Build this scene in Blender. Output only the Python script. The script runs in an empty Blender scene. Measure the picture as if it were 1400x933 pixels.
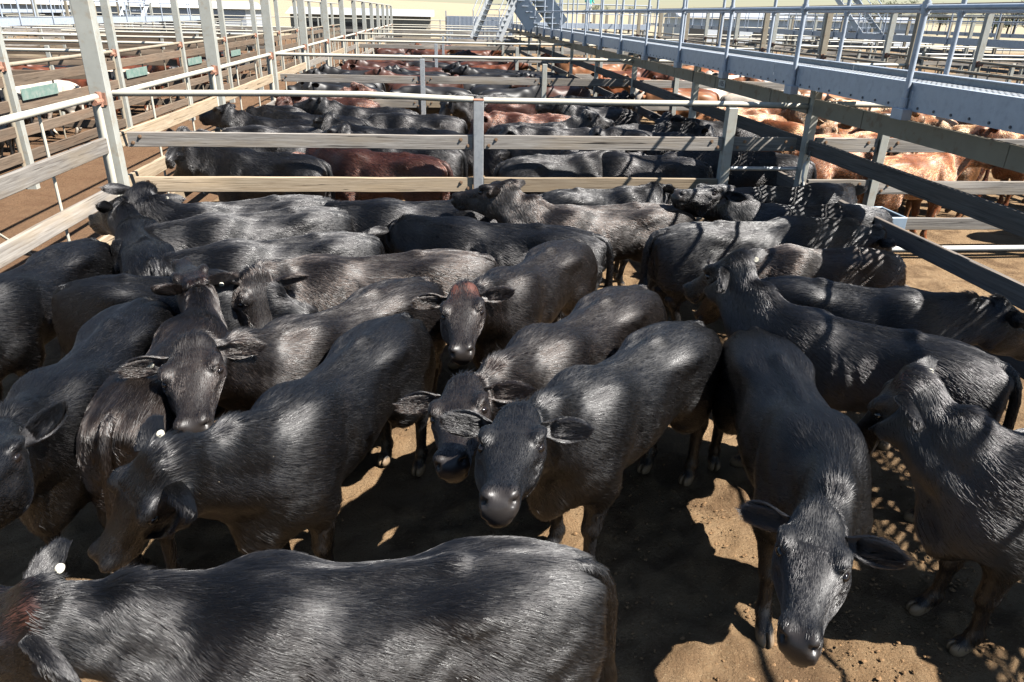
import bpy, bmesh, math, random
import numpy as np
from mathutils import Vector, Matrix

# ------------------------------------------------------------------ camera
SC = bpy.context.scene
FPX, HY, VX, ROLL, CH = 983.4, 20.0, 590.7, 0.024, 2.7      # photo 1400 x 933
PITCH = math.atan((466.5 - HY) / FPX)
YAW = math.atan((700 - VX) / math.hypot(FPX, 466.5 - HY))
FW = np.array([math.sin(YAW) * math.cos(PITCH), math.cos(YAW) * math.cos(PITCH), -math.sin(PITCH)])
RT = np.array([math.cos(YAW), -math.sin(YAW), 0.0])
UP = np.cross(RT, FW)
RT, UP = RT * math.cos(ROLL) + UP * math.sin(ROLL), UP * math.cos(ROLL) - RT * math.sin(ROLL)
CAMP = np.array([0.0, 0.0, CH])
cam_data = bpy.data.cameras.new("camera")
cam_data.sensor_width = 36.0
cam_data.lens = FPX / 1400 * 36.0
cam_data.clip_end = 5000
cam_data.clip_start = 0.05
cam = bpy.data.objects.new("camera", cam_data)
M = Matrix.Identity(4)
for i in range(3):
    M[i][0], M[i][1], M[i][2], M[i][3] = RT[i], UP[i], -FW[i], CAMP[i]
cam.matrix_world = M
SC.collection.objects.link(cam)
SC.camera = cam

def at(x, y, h):                       # photo pixel -> point at height h
    d = FW + (x - 700) / FPX * RT - (y - 466.5) / FPX * UP
    return CAMP + d * ((h - CH) / d[2])

def proj(P):
    v = np.atleast_2d(P) - CAMP
    z = v @ FW
    return np.stack([700 + FPX * (v @ RT) / z, 466.5 - FPX * (v @ UP) / z], 1)

# ------------------------------------------------------------------ light
SUN_EL, SUN_AZ = math.radians(51.5), math.radians(-24)     # azimuth from +x towards -y (camera side)
SUND = np.array([math.cos(SUN_EL) * math.cos(SUN_AZ), math.cos(SUN_EL) * math.sin(SUN_AZ), math.sin(SUN_EL)])
sd = bpy.data.lights.new("sun", 'SUN')
sd.energy = 5.0
sd.angle = math.radians(0.53)
sd.color = (1.0, 0.96, 0.9)
so = bpy.data.objects.new("sun", sd)
so.rotation_euler = Vector(-SUND).to_track_quat('-Z', 'Y').to_euler()
so.location = (20, -10, 30)
SC.collection.objects.link(so)
wd = bpy.data.worlds.new("World")
SC.world = wd
wd.use_nodes = True
wn = wd.node_tree.nodes
sky = wn.new('ShaderNodeTexSky')
sky.sky_type = 'NISHITA'
sky.sun_disc = False
sky.sun_elevation = SUN_EL
sky.sun_rotation = math.atan2(SUND[0], SUND[1])
sky.air_density = 1.0
sky.dust_density = 0.25
wn['Background'].inputs[1].default_value = 0.05
wd.node_tree.links.new(sky.outputs[0], wn['Background'].inputs[0])
SC.view_settings.view_transform = 'Standard'
SC.view_settings.look = 'None'
SC.view_settings.gamma = 1
SC.view_settings.use_curve_mapping = False
SC.view_settings.exposure = 1.28
SC.cycles.max_bounces = 6
SC.cycles.diffuse_bounces = 0
SC.cycles.glossy_bounces = 3
SC.cycles.transparent_max_bounces = 8
SC.cycles.use_denoising = True

# ------------------------------------------------------------------ materials
def nodemat(name):
    m = bpy.data.materials.new(name)
    m.use_nodes = True
    nt = m.node_tree
    return m, nt, nt.nodes['Principled BSDF']

class NT:
    """small helper to wire shader nodes"""
    def __init__(s, nt): s.nt = nt
    def n(s, typ, **kw):
        o = s.nt.nodes.new(typ)
        for k, v in kw.items():
            if k.startswith('i_'):
                key = k[2:]
                key = int(key) if key.isdigit() else key.replace('_', ' ')
                o.inputs[key].default_value = v
            else:
                setattr(o, k, v)
        return o
    def l(s, a, b): s.nt.links.new(a, b)
    def mix(s, fac, a, b, mode='MIX'):
        o = s.nt.nodes.new('ShaderNodeMix'); o.data_type = 'RGBA'; o.blend_type = mode
        for k, v in ((0, fac), (6, a), (7, b)):
            if hasattr(v, 'links'): s.l(v, o.inputs[k])
            else: o.inputs[k].default_value = v if k == 0 or len(v) == 4 else (*v, 1)
        return o.outputs[2]
    def ramp(s, val, stops):
        o = s.nt.nodes.new('ShaderNodeValToRGB')
        e = o.color_ramp.elements
        while len(e) < len(stops): e.new(0.5)
        for i, (p, c) in enumerate(stops):
            e[i].position = p
            e[i].color = (c, c, c, 1) if not hasattr(c, '__len__') else (*c, 1)
        s.l(val, o.inputs[0])
        return o.outputs[0]
    def math(s, op, a, b=0.0, clamp=False):
        o = s.nt.nodes.new('ShaderNodeMath'); o.operation = op; o.use_clamp = clamp
        for k, v in ((0, a), (1, b)):
            if hasattr(v, 'links'): s.l(v, o.inputs[k])
            else: o.inputs[k].default_value = v
        return o.outputs[0]
    def noise(s, vec, scale, detail=4, rough=0.55, dist=0.0):
        o = s.n('ShaderNodeTexNoise', i_Scale=scale, i_Detail=detail, i_Roughness=rough, i_Distortion=dist)
        if vec is not None: s.l(vec, o.inputs['Vector'])
        return o.outputs[0]
    def mapping(s, vec, scale=(1, 1, 1), rot=(0, 0, 0), loc=(0, 0, 0)):
        o = s.n('ShaderNodeMapping'); o.inputs['Scale'].default_value = scale
        o.inputs['Rotation'].default_value = rot; o.inputs['Location'].default_value = loc
        s.l(vec, o.inputs['Vector']); return o.outputs[0]
    def bump(s, h, strength, dist, bsdf, normal=None):
        o = s.n('ShaderNodeBump', i_Strength=strength, i_Distance=dist)
        s.l(h, o.inputs['Height'])
        if normal is not None: s.l(normal, o.inputs['Normal'])
        if bsdf is not None: s.l(o.outputs[0], bsdf.inputs['Normal'])
        return o.outputs[0]

MAT = {}

def mat_coat():
    """hide of the cattle: object colour tinted, fine combed hair relief in rest coordinates"""
    m, nt, b = nodemat('cattle_hide'); g = NT(nt)
    rest = g.n('ShaderNodeAttribute', attribute_name='rest').outputs['Vector']
    oi = g.n('ShaderNodeObjectInfo')
    man = g.n('ShaderNodeAttribute', attribute_name='mask'); msk = man.outputs['Color']; ma = man.outputs['Alpha']
    sep = g.n('ShaderNodeSeparateColor'); g.l(msk, sep.inputs[0])
    off = g.n('ShaderNodeVectorMath', operation='ADD')
    g.l(rest, off.inputs[0])
    sc = g.n('ShaderNodeVectorMath', operation='SCALE'); sc.inputs[0].default_value = (7, 3, 5)
    g.l(oi.outputs['Random'], sc.inputs['Scale']); g.l(sc.outputs[0], off.inputs[1])
    v = off.outputs[0]
    # hair flows back and down
    hv = g.mapping(v, (16, 150, 95), (0, 0.45, 0))
    strands = g.noise(hv, 1.0, 3, 0.6, 0.25)
    clump = g.noise(g.mapping(v, (9, 40, 26), (0, 0.45, 0)), 1.0, 3, 0.6, 0.4)
    patch = g.noise(v, 3.2, 3, 0.5)
    tone = g.ramp(patch, [(0.35, 0.55), (0.7, 1.5)])
    col = g.mix(1.0, oi.outputs['Color'], tone, 'MULTIPLY')
    # sun-bleached brown in patches
    bp = g.noise(v, 4.5, 4, 0.6)
    col = g.mix(g.ramp(bp, [(0.52, 0.0), (0.72, 0.55)]), col, g.mix(1.0, oi.outputs['Color'], (2.6, 1.7, 1.25), 'MULTIPLY'))
    col = g.mix(g.ramp(strands, [(0.3, 0.0), (0.75, 0.6)]), col, g.mix(1.0, oi.outputs['Color'], (1.9, 1.75, 1.6), 'MULTIPLY'))
    # mask: R pink/brown skin (inner ear, poll), G muzzle, B hoof
    col = g.mix(g.math('MULTIPLY', sep.outputs[0], g.ramp(clump, [(0.3, 0.2), (0.7, 1.0)])), col, (0.030, 0.017, 0.013))
    col = g.mix(sep.outputs[1], col, (0.024, 0.020, 0.0185))
    col = g.mix(sep.outputs[2], col, (0.23, 0.16, 0.10))
    col = g.mix(g.math('MULTIPLY', ma, g.ramp(clump, [(0.25, 0.45), (0.7, 1.0)])), col, (0.12, 0.042, 0.027))
    # straw and dust flecks caught in the hair
    vor = g.n('ShaderNodeTexVoronoi', i_Scale=1.0, i_Randomness=1.0)
    g.l(g.mapping(v, (34, 70, 60), (0.3, 0.9, 0.5)), vor.inputs['Vector'])
    fl = g.math('LESS_THAN', vor.outputs['Distance'], 0.13)
    s2 = g.n('ShaderNodeSeparateColor'); g.l(vor.outputs['Color'], s2.inputs[0])
    pick = g.math('GREATER_THAN', s2.outputs[0], 0.965)
    dirt = g.math('MULTIPLY', g.math('MULTIPLY', fl, pick), g.ramp(g.noise(v, 2.3, 2), [(0.45, 0.0), (0.6, 0.8)]))
    col = g.mix(dirt, col, (0.38, 0.31, 0.22))
    g.l(col, b.inputs['Base Color'])
    rr = g.ramp(clump, [(0.25, 0.42), (0.75, 0.54)])
    rough = g.mix(sep.outputs[1], rr, (0.4, 0.4, 0.4))
    rough = g.mix(sep.outputs[0], rough, (0.85, 0.85, 0.85))
    g.l(rough, b.inputs['Roughness'])
    g.l(g.math('SUBTRACT', 0.5, g.math('MULTIPLY', sep.outputs[0], 0.4)), b.inputs['Specular IOR Level'])
    b.inputs['Specular IOR Level'].default_value = 0.5
    b.inputs['Sheen Weight'].default_value = 0.0
    b.inputs['Sheen Roughness'].default_value = 0.4
    b.inputs['Sheen Tint'].default_value = (0.9, 0.92, 1.0, 1)
    g.bump(strands, 0.16, 0.003, b)
    MAT['hide'] = m

def mat_hair():
    m, nt, b = nodemat('cattle_hair'); g = NT(nt)
    nt.nodes.remove(b)
    oi = g.n('ShaderNodeObjectInfo')
    hi = g.n('ShaderNodeHairInfo')
    h = g.n('ShaderNodeBsdfHairPrincipled')
    h.model = 'CHIANG'; h.parametrization = 'COLOR'
    col = g.mix(hi.outputs['Random'], g.mix(1.0, oi.outputs['Color'], (0.4, 0.4, 0.4), 'MULTIPLY'), g.mix(1.0, oi.outputs['Color'], (2.2, 2.0, 1.8), 'MULTIPLY'))
    g.l(col, h.inputs['Color'])
    h.inputs['Roughness'].default_value = 0.25
    h.inputs['Radial Roughness'].default_value = 0.6
    h.inputs['IOR'].default_value = 1.7
    h.inputs['Random Roughness'].default_value = 0.6
    g.l(h.outputs[0], nt.nodes['Material Output'].inputs['Surface'])
    MAT['hair'] = m

def simple(name, col, rough=0.6, metal=0.0, spec=0.5, vary=0.0, vscale=4.0, bump=0.0, bscale=60.0, col2=None, c2=(0.5, 0.7)):
    m, nt, b = nodemat(name); g = NT(nt)
    tc = g.n('ShaderNodeTexCoord').outputs['Object']
    oi = g.n('ShaderNodeObjectInfo')
    add = g.n('ShaderNodeVectorMath', operation='ADD'); g.l(tc, add.inputs[0])
    s = g.n('ShaderNodeVectorMath', operation='SCALE'); s.inputs[0].default_value = (13, 7, 11)
    g.l(oi.outputs['Random'], s.inputs['Scale']); g.l(s.outputs[0], add.inputs[1])
    v = add.outputs[0]
    c = g.mix(g.noise(v, vscale, 5, 0.6), tuple(x * (1 - vary) for x in col), tuple(min(1, x * (1 + vary)) for x in col))
    if col2 is not None:
        c = g.mix(g.ramp(g.noise(v, vscale * 1.7, 5, 0.65), [(c2[0], 0.0), (c2[1], 1.0)]), c, col2)
    g.l(c, b.inputs['Base Color'])
    b.inputs['Roughness'].default_value = rough
    b.inputs['Metallic'].default_value = metal
    b.inputs['Specular IOR Level'].default_value = spec
    if bump: g.bump(g.noise(v, bscale, 4, 0.6), bump, 0.01, b)
    MAT[name] = m
    return m

def mat_wood(name, c_dark, c_light, c_stain):
    """weathered timber, grain along local X"""
    m, nt, b = nodemat(name); g = NT(nt)
    tc = g.n('ShaderNodeTexCoord').outputs['Object']
    oi = g.n('ShaderNodeObjectInfo')
    add = g.n('ShaderNodeVectorMath', operation='ADD'); g.l(tc, add.inputs[0])
    s = g.n('ShaderNodeVectorMath', operation='SCALE'); s.inputs[0].default_value = (17, 9, 5)
    g.l(oi.outputs['Random'], s.inputs['Scale']); g.l(s.outputs[0], add.inputs[1])
    v = add.outputs[0]
    grain = g.noise(g.mapping(v, (2.2, 60, 60)), 1.0, 6, 0.65, 0.6)
    big = g.noise(g.mapping(v, (1.2, 8, 8)), 1.0, 4, 0.6)
    col = g.mix(g.ramp(grain, [(0.3, 0.0), (0.7, 1.0)]), c_dark, c_light)
    col = g.mix(g.ramp(big, [(0.45, 0.0), (0.75, 0.75)]), col, c_stain)
    crack = g.noise(g.mapping(v, (1.0, 45, 45), (0, 0, 0.02)), 1.0, 3, 0.5, 1.0)
    ck = g.ramp(crack, [(0.31, 1.0), (0.35, 0.0)])
    col = g.mix(ck, col, tuple(x * 0.25 for x in c_dark))
    hue = g.n('ShaderNodeHueSaturation'); g.l(col, hue.inputs['Color'])
    g.l(g.math('ADD', g.math('MULTIPLY', oi.outputs['Random'], 0.5), 0.75), hue.inputs['Value'])
    g.l(hue.outputs[0], b.inputs['Base Color'])
    b.inputs['Roughness'].default_value = 0.85
    b.inputs['Specular IOR Level'].default_value = 0.2
    n1 = g.bump(ck, -0.5, 0.01, None)
    g.bump(grain, 0.5, 0.006, b, n1)
    MAT[name] = m

def mat_ground():
    m, nt, b = nodemat('yard_dirt'); g = NT(nt)
    tc = g.n('ShaderNodeTexCoord').outputs['Object']
    n1 = g.noise(tc, 0.6, 6, 0.6); n2 = g.noise(tc, 7, 8, 0.65); n3 = g.noise(tc, 60, 6, 0.7)
    col = g.mix(g.ramp(n1, [(0.35, 0.0), (0.65, 1.0)]), (0.245, 0.158, 0.085), (0.32, 0.218, 0.125))
    col = g.mix(g.ramp(n2, [(0.45, 0.0), (0.7, 0.55)]), col, (0.22, 0.128, 0.062))
    col = g.mix(g.ramp(n3, [(0.55, 0.0), (0.72, 0.6)]), col, (0.14, 0.084, 0.042))
    col = g.mix(g.ramp(n3, [(0.28, 0.5), (0.4, 0.0)]), col, (0.42, 0.30, 0.18))
    damp = g.noise(tc, 2.1, 5, 0.6, 0.6)
    col = g.mix(g.ramp(damp, [(0.50, 0.0), (0.62, 0.75)]), col, (0.13, 0.078, 0.042))
    vs_ = g.n('ShaderNodeTexVoronoi', i_Scale=1.0); g.l(g.mapping(tc, (26, 150, 40), (0, 0, 0.7)), vs_.inputs['Vector'])
    col = g.mix(g.math('MULTIPLY', g.math('LESS_THAN', vs_.outputs['Distance'], 0.16), 0.6), col, (0.46, 0.36, 0.22))
    # dry grass paddocks beyond the yards, trodden red earth in the left race
    px = g.n('ShaderNodeSeparateXYZ'); g.l(tc, px.inputs[0])
    lane = g.math('MULTIPLY', g.math('LESS_THAN', px.outputs[0], -3.5), g.math('GREATER_THAN', px.outputs[0], -30.0))
    col = g.mix(g.math('MULTIPLY', lane, 0.75), col, g.mix(n2, (0.11, 0.06, 0.034), (0.19, 0.105, 0.06)))
    far = g.ramp(g.math('MULTIPLY', px.outputs[1], 0.01), [(0.75, 0.0), (0.85, 1.0)])
    col = g.mix(far, col, g.mix(n1, (0.34, 0.285, 0.19), (0.40, 0.34, 0.235)))
    g.l(col, b.inputs['Base Color'])
    b.inputs['Roughness'].default_value = 0.95
    b.inputs['Specular IOR Level'].default_value = 0.15
    na = g.bump(n2, 0.8, 0.08, None)
    g.bump(n3, 1.0, 0.02, b, na)
    MAT['ground'] = m

mat_coat(); mat_hair(); mat_ground()
mat_wood('timber_grey', (0.15, 0.13, 0.115), (0.40, 0.37, 0.33), (0.30, 0.24, 0.17))
mat_wood('timber_tan', (0.27, 0.20, 0.13), (0.52, 0.42, 0.30), (0.44, 0.33, 0.21))
mat_wood('timber_brown', (0.10, 0.075, 0.055), (0.24, 0.18, 0.13), (0.20, 0.13, 0.085))
mat_wood('timber_shaded', (0.085, 0.075, 0.066), (0.22, 0.19, 0.165), (0.17, 0.13, 0.10))  # darkened grey timber, walkway shade put into the plank colour
simple('galvanised', (0.55, 0.57, 0.58), 0.42, 0.55, 0.5, 0.22, 14, 0.12, 40, (0.42, 0.45, 0.48))
simple('galvanised_blue', (0.50, 0.555, 0.63), 0.45, 0.2, 0.5, 0.14, 9, 0.08, 50, (0.40, 0.45, 0.53))
simple('cream_steel', (0.47, 0.47, 0.42), 0.5, 0.15, 0.4, 0.2, 6, 0.06, 40, (0.40, 0.33, 0.24), (0.52, 0.78))
simple('cream_pipe', (0.60, 0.56, 0.46), 0.5, 0.05, 0.4, 0.12, 5, 0.06, 40, (0.42, 0.33, 0.22), (0.62, 0.8))
simple('tan_steel', (0.36, 0.31, 0.23), 0.6, 0.1, 0.4, 0.2, 5, 0.1, 40, (0.24, 0.15, 0.09), (0.55, 0.75))
simple('rust', (0.30, 0.13, 0.075), 0.85, 0.1, 0.3, 0.35, 18, 0.4, 50, (0.16, 0.07, 0.045))
simple('rust_light', (0.42, 0.22, 0.15), 0.85, 0.1, 0.3, 0.3, 18, 0.4, 50, (0.30, 0.13, 0.08))
simple('bolt_steel', (0.34, 0.22, 0.14), 0.6, 0.5, 0.5, 0.3, 20)
simple('sign_green', (0.17, 0.26, 0.22), 0.6, 0.0, 0.4, 0.2, 6, 0.0, 40, (0.30, 0.34, 0.30), (0.45, 0.7))
simple('white_plastic', (0.72, 0.71, 0.66), 0.45, 0, 0.5, 0.08, 10)
simple('tag_plastic', (0.78, 0.74, 0.60), 0.4, 0, 0.5, 0.06, 30)
simple('trough_blue', (0.28, 0.36, 0.44), 0.45, 0, 0.5, 0.15, 6)
simple('eye_dark', (0.012, 0.009, 0.008), 0.06, 0, 0.7)
simple('print_black', (0.03, 0.03, 0.03), 0.6)
simple('leaf', (0.055, 0.075, 0.03), 0.7, 0, 0.2, 0.5, 3)
simple('bark', (0.12, 0.09, 0.07), 0.9, 0, 0.2, 0.3, 6)
simple('white_sheet', (0.72, 0.74, 0.76), 0.5, 0.1, 0.4, 0.1, 4)
simple('cladding', (0.45, 0.47, 0.50), 0.5, 0.2, 0.4, 0.1, 3)
simple('water', (0.05, 0.06, 0.06), 0.05, 0, 0.5)

# ------------------------------------------------------------------ cattle: rest body from a signed distance field
def smoothstep(a, b, x):
    t = np.clip((x - a) / (b - a), 0, 1)
    return t * t * (3 - 2 * t)

def spline(xs, cols, x):
    """monotone-ish cubic (Catmull-Rom) interpolation of table columns"""
    xs = np.asarray(xs, float); out = []
    xd = np.linspace(xs[0], xs[-1], 400)
    for c in cols:
        c = np.asarray(c, float)
        m = np.gradient(c, xs)
        i = np.clip(np.searchsorted(xs, xd) - 1, 0, len(xs) - 2)
        h = xs[i + 1] - xs[i]; t = (xd - xs[i]) / h
        y = ((2*t**3 - 3*t**2 + 1) * c[i] + (t**3 - 2*t**2 + t) * h * m[i] + (-2*t**3 + 3*t**2) * c[i+1] + (t**3 - t**2) * h * m[i+1])
        out.append(np.interp(x, xd, y))
    return out

def smin(a, b, k):
    h = np.maximum(k - np.abs(a - b), 0) / k
    return np.minimum(a, b) - h * h * k * 0.25

# torso table: x, top, bottom, half width
TORSO = np.array([
    (-0.715, 0.96, 0.84, 0.03), (-0.69, 1.025, 0.73, 0.15), (-0.64, 1.08, 0.65, 0.205), (-0.54, 1.122, 0.6, 0.236),
    (-0.4, 1.15, 0.64, 0.236), (-0.24, 1.152, 0.63, 0.2185), (-0.08, 1.142, 0.615, 0.2375), (0.08, 1.135, 0.59, 0.266),
    (0.22, 1.13, 0.58, 0.2565), (0.34, 1.14, 0.58, 0.228), (0.44, 1.145, 0.585, 0.215), (0.54, 1.11, 0.605, 0.185),
    (0.63, 1.05, 0.585, 0.135), (0.69, 0.98, 0.66, 0.06), (0.7, 0.93, 0.74, 0.02)]).T
# head table in head space: u, top, bottom, half width
HEAD = np.array([
    (-0.065, -0.045, -0.10, 0.02), (-0.045, -0.015, -0.13, 0.055), (0.0, 0.008, -0.165, 0.082), (0.06, 0.018, -0.195, 0.100),
    (0.13, 0.016, -0.21, 0.106), (0.19, 0.006, -0.212, 0.098), (0.25, -0.006, -0.195, 0.077), (0.315, -0.016, -0.174, 0.064),
    (0.37, -0.020, -0.160, 0.058), (0.41, -0.026, -0.156, 0.059), (0.445, -0.040, -0.148, 0.054), (0.468, -0.066, -0.130, 0.034), (0.473, -0.085, -0.115, 0.012)]).T
HS, HK = 1.04, 1.20                                  # head length and breadth/depth of a young animal
HP = np.array([0.985, 0.0, 1.245])                   # poll
HA = math.radians(-42)                               # rest pitch of the head axis
HU = np.array([math.cos(HA), 0, math.sin(HA)]); HV = np.array([-math.sin(HA), 0, math.cos(HA)])

def head2rest(u, v, y):
    return HP + np.multiply.outer(np.asarray(u, float) * HS, HU) + np.multiply.outer(np.asarray(v, float) * HK, HV) + np.multiply.outer(np.asarray(y, float) * HK, np.array([0, 1, 0]))

def cow_sdf(vs):
    lo = np.array([-0.78, 0.0, -0.02]); hi = np.array([1.52, 0.36, 1.42])
    n = np.ceil((hi - lo) / vs).astype(int) + 1
    X = lo[0] + vs * np.arange(n[0]); Y = vs * np.arange(n[1]); Z = lo[2] + vs * np.arange(n[2])
    D = np.full(n, 1.0, np.float32)
    def blk(a, b):
        i0 = np.clip(np.floor((np.array(a) - lo) / vs).astype(int), 0, n - 1); i1 = np.clip(np.ceil((np.array(b) - lo) / vs).astype(int) + 1, 1, n)
        s = tuple(slice(p, q) for p, q in zip(i0, i1))
        return s, X[s[0]][:, None, None], Y[s[1]][None, :, None], Z[s[2]][None, None, :]
    def add(s, d, k): D[s] = smin(D[s], d, k)
    def sub(s, d, k): D[s] = -smin(-D[s], d, k)
    def cone(a, b, ra, rb, k, sy=1.0, op=add):
        a = np.array(a, float); b = np.array(b, float); r = max(ra, rb) + k + 0.06
        s, x, y, z = blk(np.minimum(a, b) - r, np.maximum(a, b) + r)
        ax = b - a; L2 = ax @ ax
        px, py, pz = x - a[0], y - a[1], z - a[2]
        t = np.clip((px * ax[0] + py * ax[1] + pz * ax[2]) / L2, 0, 1)
        d = np.sqrt((px - t * ax[0])**2 + ((py - t * ax[1]) / sy)**2 + (pz - t * ax[2])**2) - (ra + (rb - ra) * t)
        op(s, d * min(1, sy), k)
    def ell(c, r, k, op=add, rot=0.0):
        c = np.array(c, float); r = np.array(r, float); R = r.max() + k + 0.05
        s, x, y, z = blk(c - R, c + R)
        px, pz = x - c[0], z - c[2]
        co, si = math.cos(rot), math.sin(rot)
        qx, qz = px * co + pz * si, -px * si + pz * co
        d = (np.sqrt((qx / r[0])**2 + ((y - c[1]) / r[1])**2 + (qz / r[2])**2) - 1) * r.min()
        op(s, d, k)
    # torso
    s, x, y, z = blk((-0.78, 0, 0.4), (0.78, 0.36, 1.25))
    top, bot, w = spline(TORSO[0], TORSO[1:], np.clip(x, TORSO[0, 0], TORSO[0, -1]))
    c, h = (top + bot) / 2, np.maximum((top - bot) / 2, 0.02)
    zz = (z - c) / h
    wv = w * (1 - 0.16 * np.clip(zz, 0, 1)**1.5) * (1 - 0.10 * np.clip(-zz, 0, 1)**2)
    e = 2.35
    d = ((np.abs(y / wv)**e + np.abs(zz)**e)**(1 / e) - 1) * np.minimum(wv, h)
    d = np.maximum(d, np.maximum(TORSO[0, 0] - x, x - TORSO[0, -1]))
    add(s, d, 0.02)
    # spine, withers, hooks, pins
    cone((-0.58, 0, 1.095), (-0.2, 0, 1.147), 0.028, 0.024, 0.06)
    cone((-0.2, 0, 1.147), (0.40, 0, 1.143), 0.024, 0.028, 0.06)
    ell((0.36, 0.05, 1.09), (0.13, 0.06, 0.06), 0.10)
    ell((-0.26, 0.165, 1.07), (0.07, 0.05, 0.04), 0.11)
    ell((-0.645, 0.085, 1.02), (0.05, 0.035, 0.04), 0.06)
    # haunch and thigh
    ell((-0.46, 0.138, 0.84), (0.20, 0.100, 0.25), 0.08, rot=-0.15)
    ell((-0.53, 0.14, 0.68), (0.125, 0.085, 0.17), 0.08)
    cone((-0.36, 0.165, 0.74), (-0.36, 0.17, 0.62), 0.11, 0.09, 0.08)
    # shoulder and scapula, brisket
    ell((0.40, 0.152, 0.90), (0.14, 0.068, 0.24), 0.10, rot=0.32)
    ell((0.52, 0.135, 0.76), (0.10, 0.075, 0.12), 0.08)
    cone((0.48, 0.15, 0.76), (0.41, 0.155, 0.62), 0.105, 0.082, 0.07)
    ell((0.58, 0, 0.62), (0.11, 0.075, 0.12), 0.10)
    # flank and girth hollows
    ell((-0.13, 0.290, 1.00), (0.10, 0.06, 0.10), 0.08, sub, 0.2)
    for q, rx in enumerate((-0.02, 0.05, 0.12, 0.19)):                 # faint ribs
        ell((rx + 0.035, 0.318, 0.84), (0.014, 0.035, 0.20), 0.05, sub, -0.25)
    ell((-0.19, 0.31, 0.66), (0.09, 0.06, 0.11), 0.07, sub)
    ell((0.262, 0.315, 0.86), (0.045, 0.06, 0.22), 0.08, sub, 0.1)
    ell((-0.60, 0.0, 0.74), (0.07, 0.022, 0.20), 0.05, sub)
    # hind leg
    cone((-0.40, 0.165, 0.66), (-0.57, 0.145, 0.44), 0.088, 0.047, 0.05)
    cone((-0.595, 0.14, 0.455), (-0.575, 0.14, 0.40), 0.046, 0.042, 0.03)
    cone((-0.575, 0.14, 0.41), (-0.545, 0.14, 0.15), 0.040, 0.032, 0.03)
    ell((-0.545, 0.14, 0.125), (0.042, 0.040, 0.042), 0.03)
    cone((-0.54, 0.14, 0.11), (-0.51, 0.14, 0.055), 0.034, 0.040, 0.02)
    cone((-0.505, 0.14, 0.055), (-0.485, 0.14, 0.03), 0.042, 0.046, 0.015)
    # fore leg
    cone((0.41, 0.155, 0.62), (0.425, 0.14, 0.37), 0.075, 0.047, 0.05)
    ell((0.43, 0.14, 0.355), (0.048, 0.044, 0.058), 0.03)
    cone((0.425, 0.14, 0.33), (0.42, 0.14, 0.14), 0.036, 0.031, 0.02)
    ell((0.42, 0.14, 0.12), (0.040, 0.040, 0.040), 0.03)
    cone((0.425, 0.14, 0.11), (0.455, 0.14, 0.055), 0.034, 0.041, 0.02)
    cone((0.46, 0.14, 0.055), (0.48, 0.14, 0.03), 0.043, 0.047, 0.015)
    for lx in (-0.475, 0.49):                        # cleft of the hoof
        ell((lx + 0.02, 0.14, 0.02), (0.06, 0.006, 0.06), 0.008, sub)
    # neck
    cone((0.46, 0, 0.90), (0.72, 0, 1.04), 0.222, 0.160, 0.10, 0.60)
    cone((0.72, 0, 1.04), (0.95, 0, 1.135), 0.160, 0.125, 0.06, 0.66)
    cone((0.42, 0, 1.105), (0.72, 0, 1.19), 0.04, 0.035, 0.08)
    cone((0.62, 0, 0.76), (0.88, 0, 1.00), 0.055, 0.03, 0.07, 0.6)
    cone((0.60, 0.10, 0.86), (0.92, 0.06, 1.06), 0.07, 0.045, 0.06)
    # head
    s, x, y, z = blk((0.82, 0, 0.60), (1.5, 0.24, 1.40))
    u = ((x - HP[0]) * HU[0] + (z - HP[2]) * HU[2]) / HS; v = ((x - HP[0]) * HV[0] + (z - HP[2]) * HV[2]) / HK; y = y / HK
    top, bot, w = spline(HEAD[0], HEAD[1:], np.clip(u, HEAD[0, 0], HEAD[0, -1]))
    c, h = (top + bot) / 2, np.maximum((top - bot) / 2, 0.012)
    zz = (v - c) / h
    wv = w * (1 - 0.24 * np.clip(-zz, 0, 1.0)**1.2)
    e = 2.6
    d = ((np.abs(y / wv)**e + np.abs(zz)**e)**(1 / e) - 1) * np.minimum(wv, h)
    d = np.maximum(d, np.maximum(HEAD[0, 0] - u, u - HEAD[0, -1])) * 1.1
    add(s, d, 0.05)
    def hell(uvy, r, k, op=add, rot=0.0):
        p = head2rest(*uvy); ell(p, (r[0] * HS, r[1] * HK, r[2] * HK), k, op, HA + rot)
    hell((-0.02, 0.0, 0.0), (0.045, 0.05, 0.035), 0.05)             # poll knob
    hell((0.15, -0.135, 0.072), (0.095, 0.032, 0.07), 0.05)         # cheek
    hell((0.135, 0.004, 0.085), (0.048, 0.026, 0.022), 0.025)       # brow
    hell((0.165, -0.070, 0.088), (0.04, 0.022, 0.014), 0.02)        # lower lid
    hell((0.12, 0.040, 0.0), (0.10, 0.028, 0.014), 0.03, sub)       # dish of the forehead
    hell((0.172, -0.034, 0.122), (0.026, 0.026, 0.0155), 0.014, sub)   # eye socket
    hell((0.30, -0.075, 0.092), (0.09, 0.022, 0.022), 0.03, sub)    # hollow below the eye
    hell((0.415, -0.042, 0.037), (0.035, 0.022, 0.022), 0.02)       # nostril wing
    hell((0.445, -0.058, 0.041), (0.019, 0.011, 0.010), 0.008, sub) # nostril
    hell((0.42, -0.122, 0.03), (0.065, 0.055, 0.0035), 0.008, sub)   # mouth
    hell((0.40, -0.148, 0.0), (0.045, 0.038, 0.02), 0.02)          # chin
    Df = np.concatenate([D[:, :0:-1], D], 1)
    return Df, np.array([lo[0], -Y[-1], lo[2]])

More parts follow.
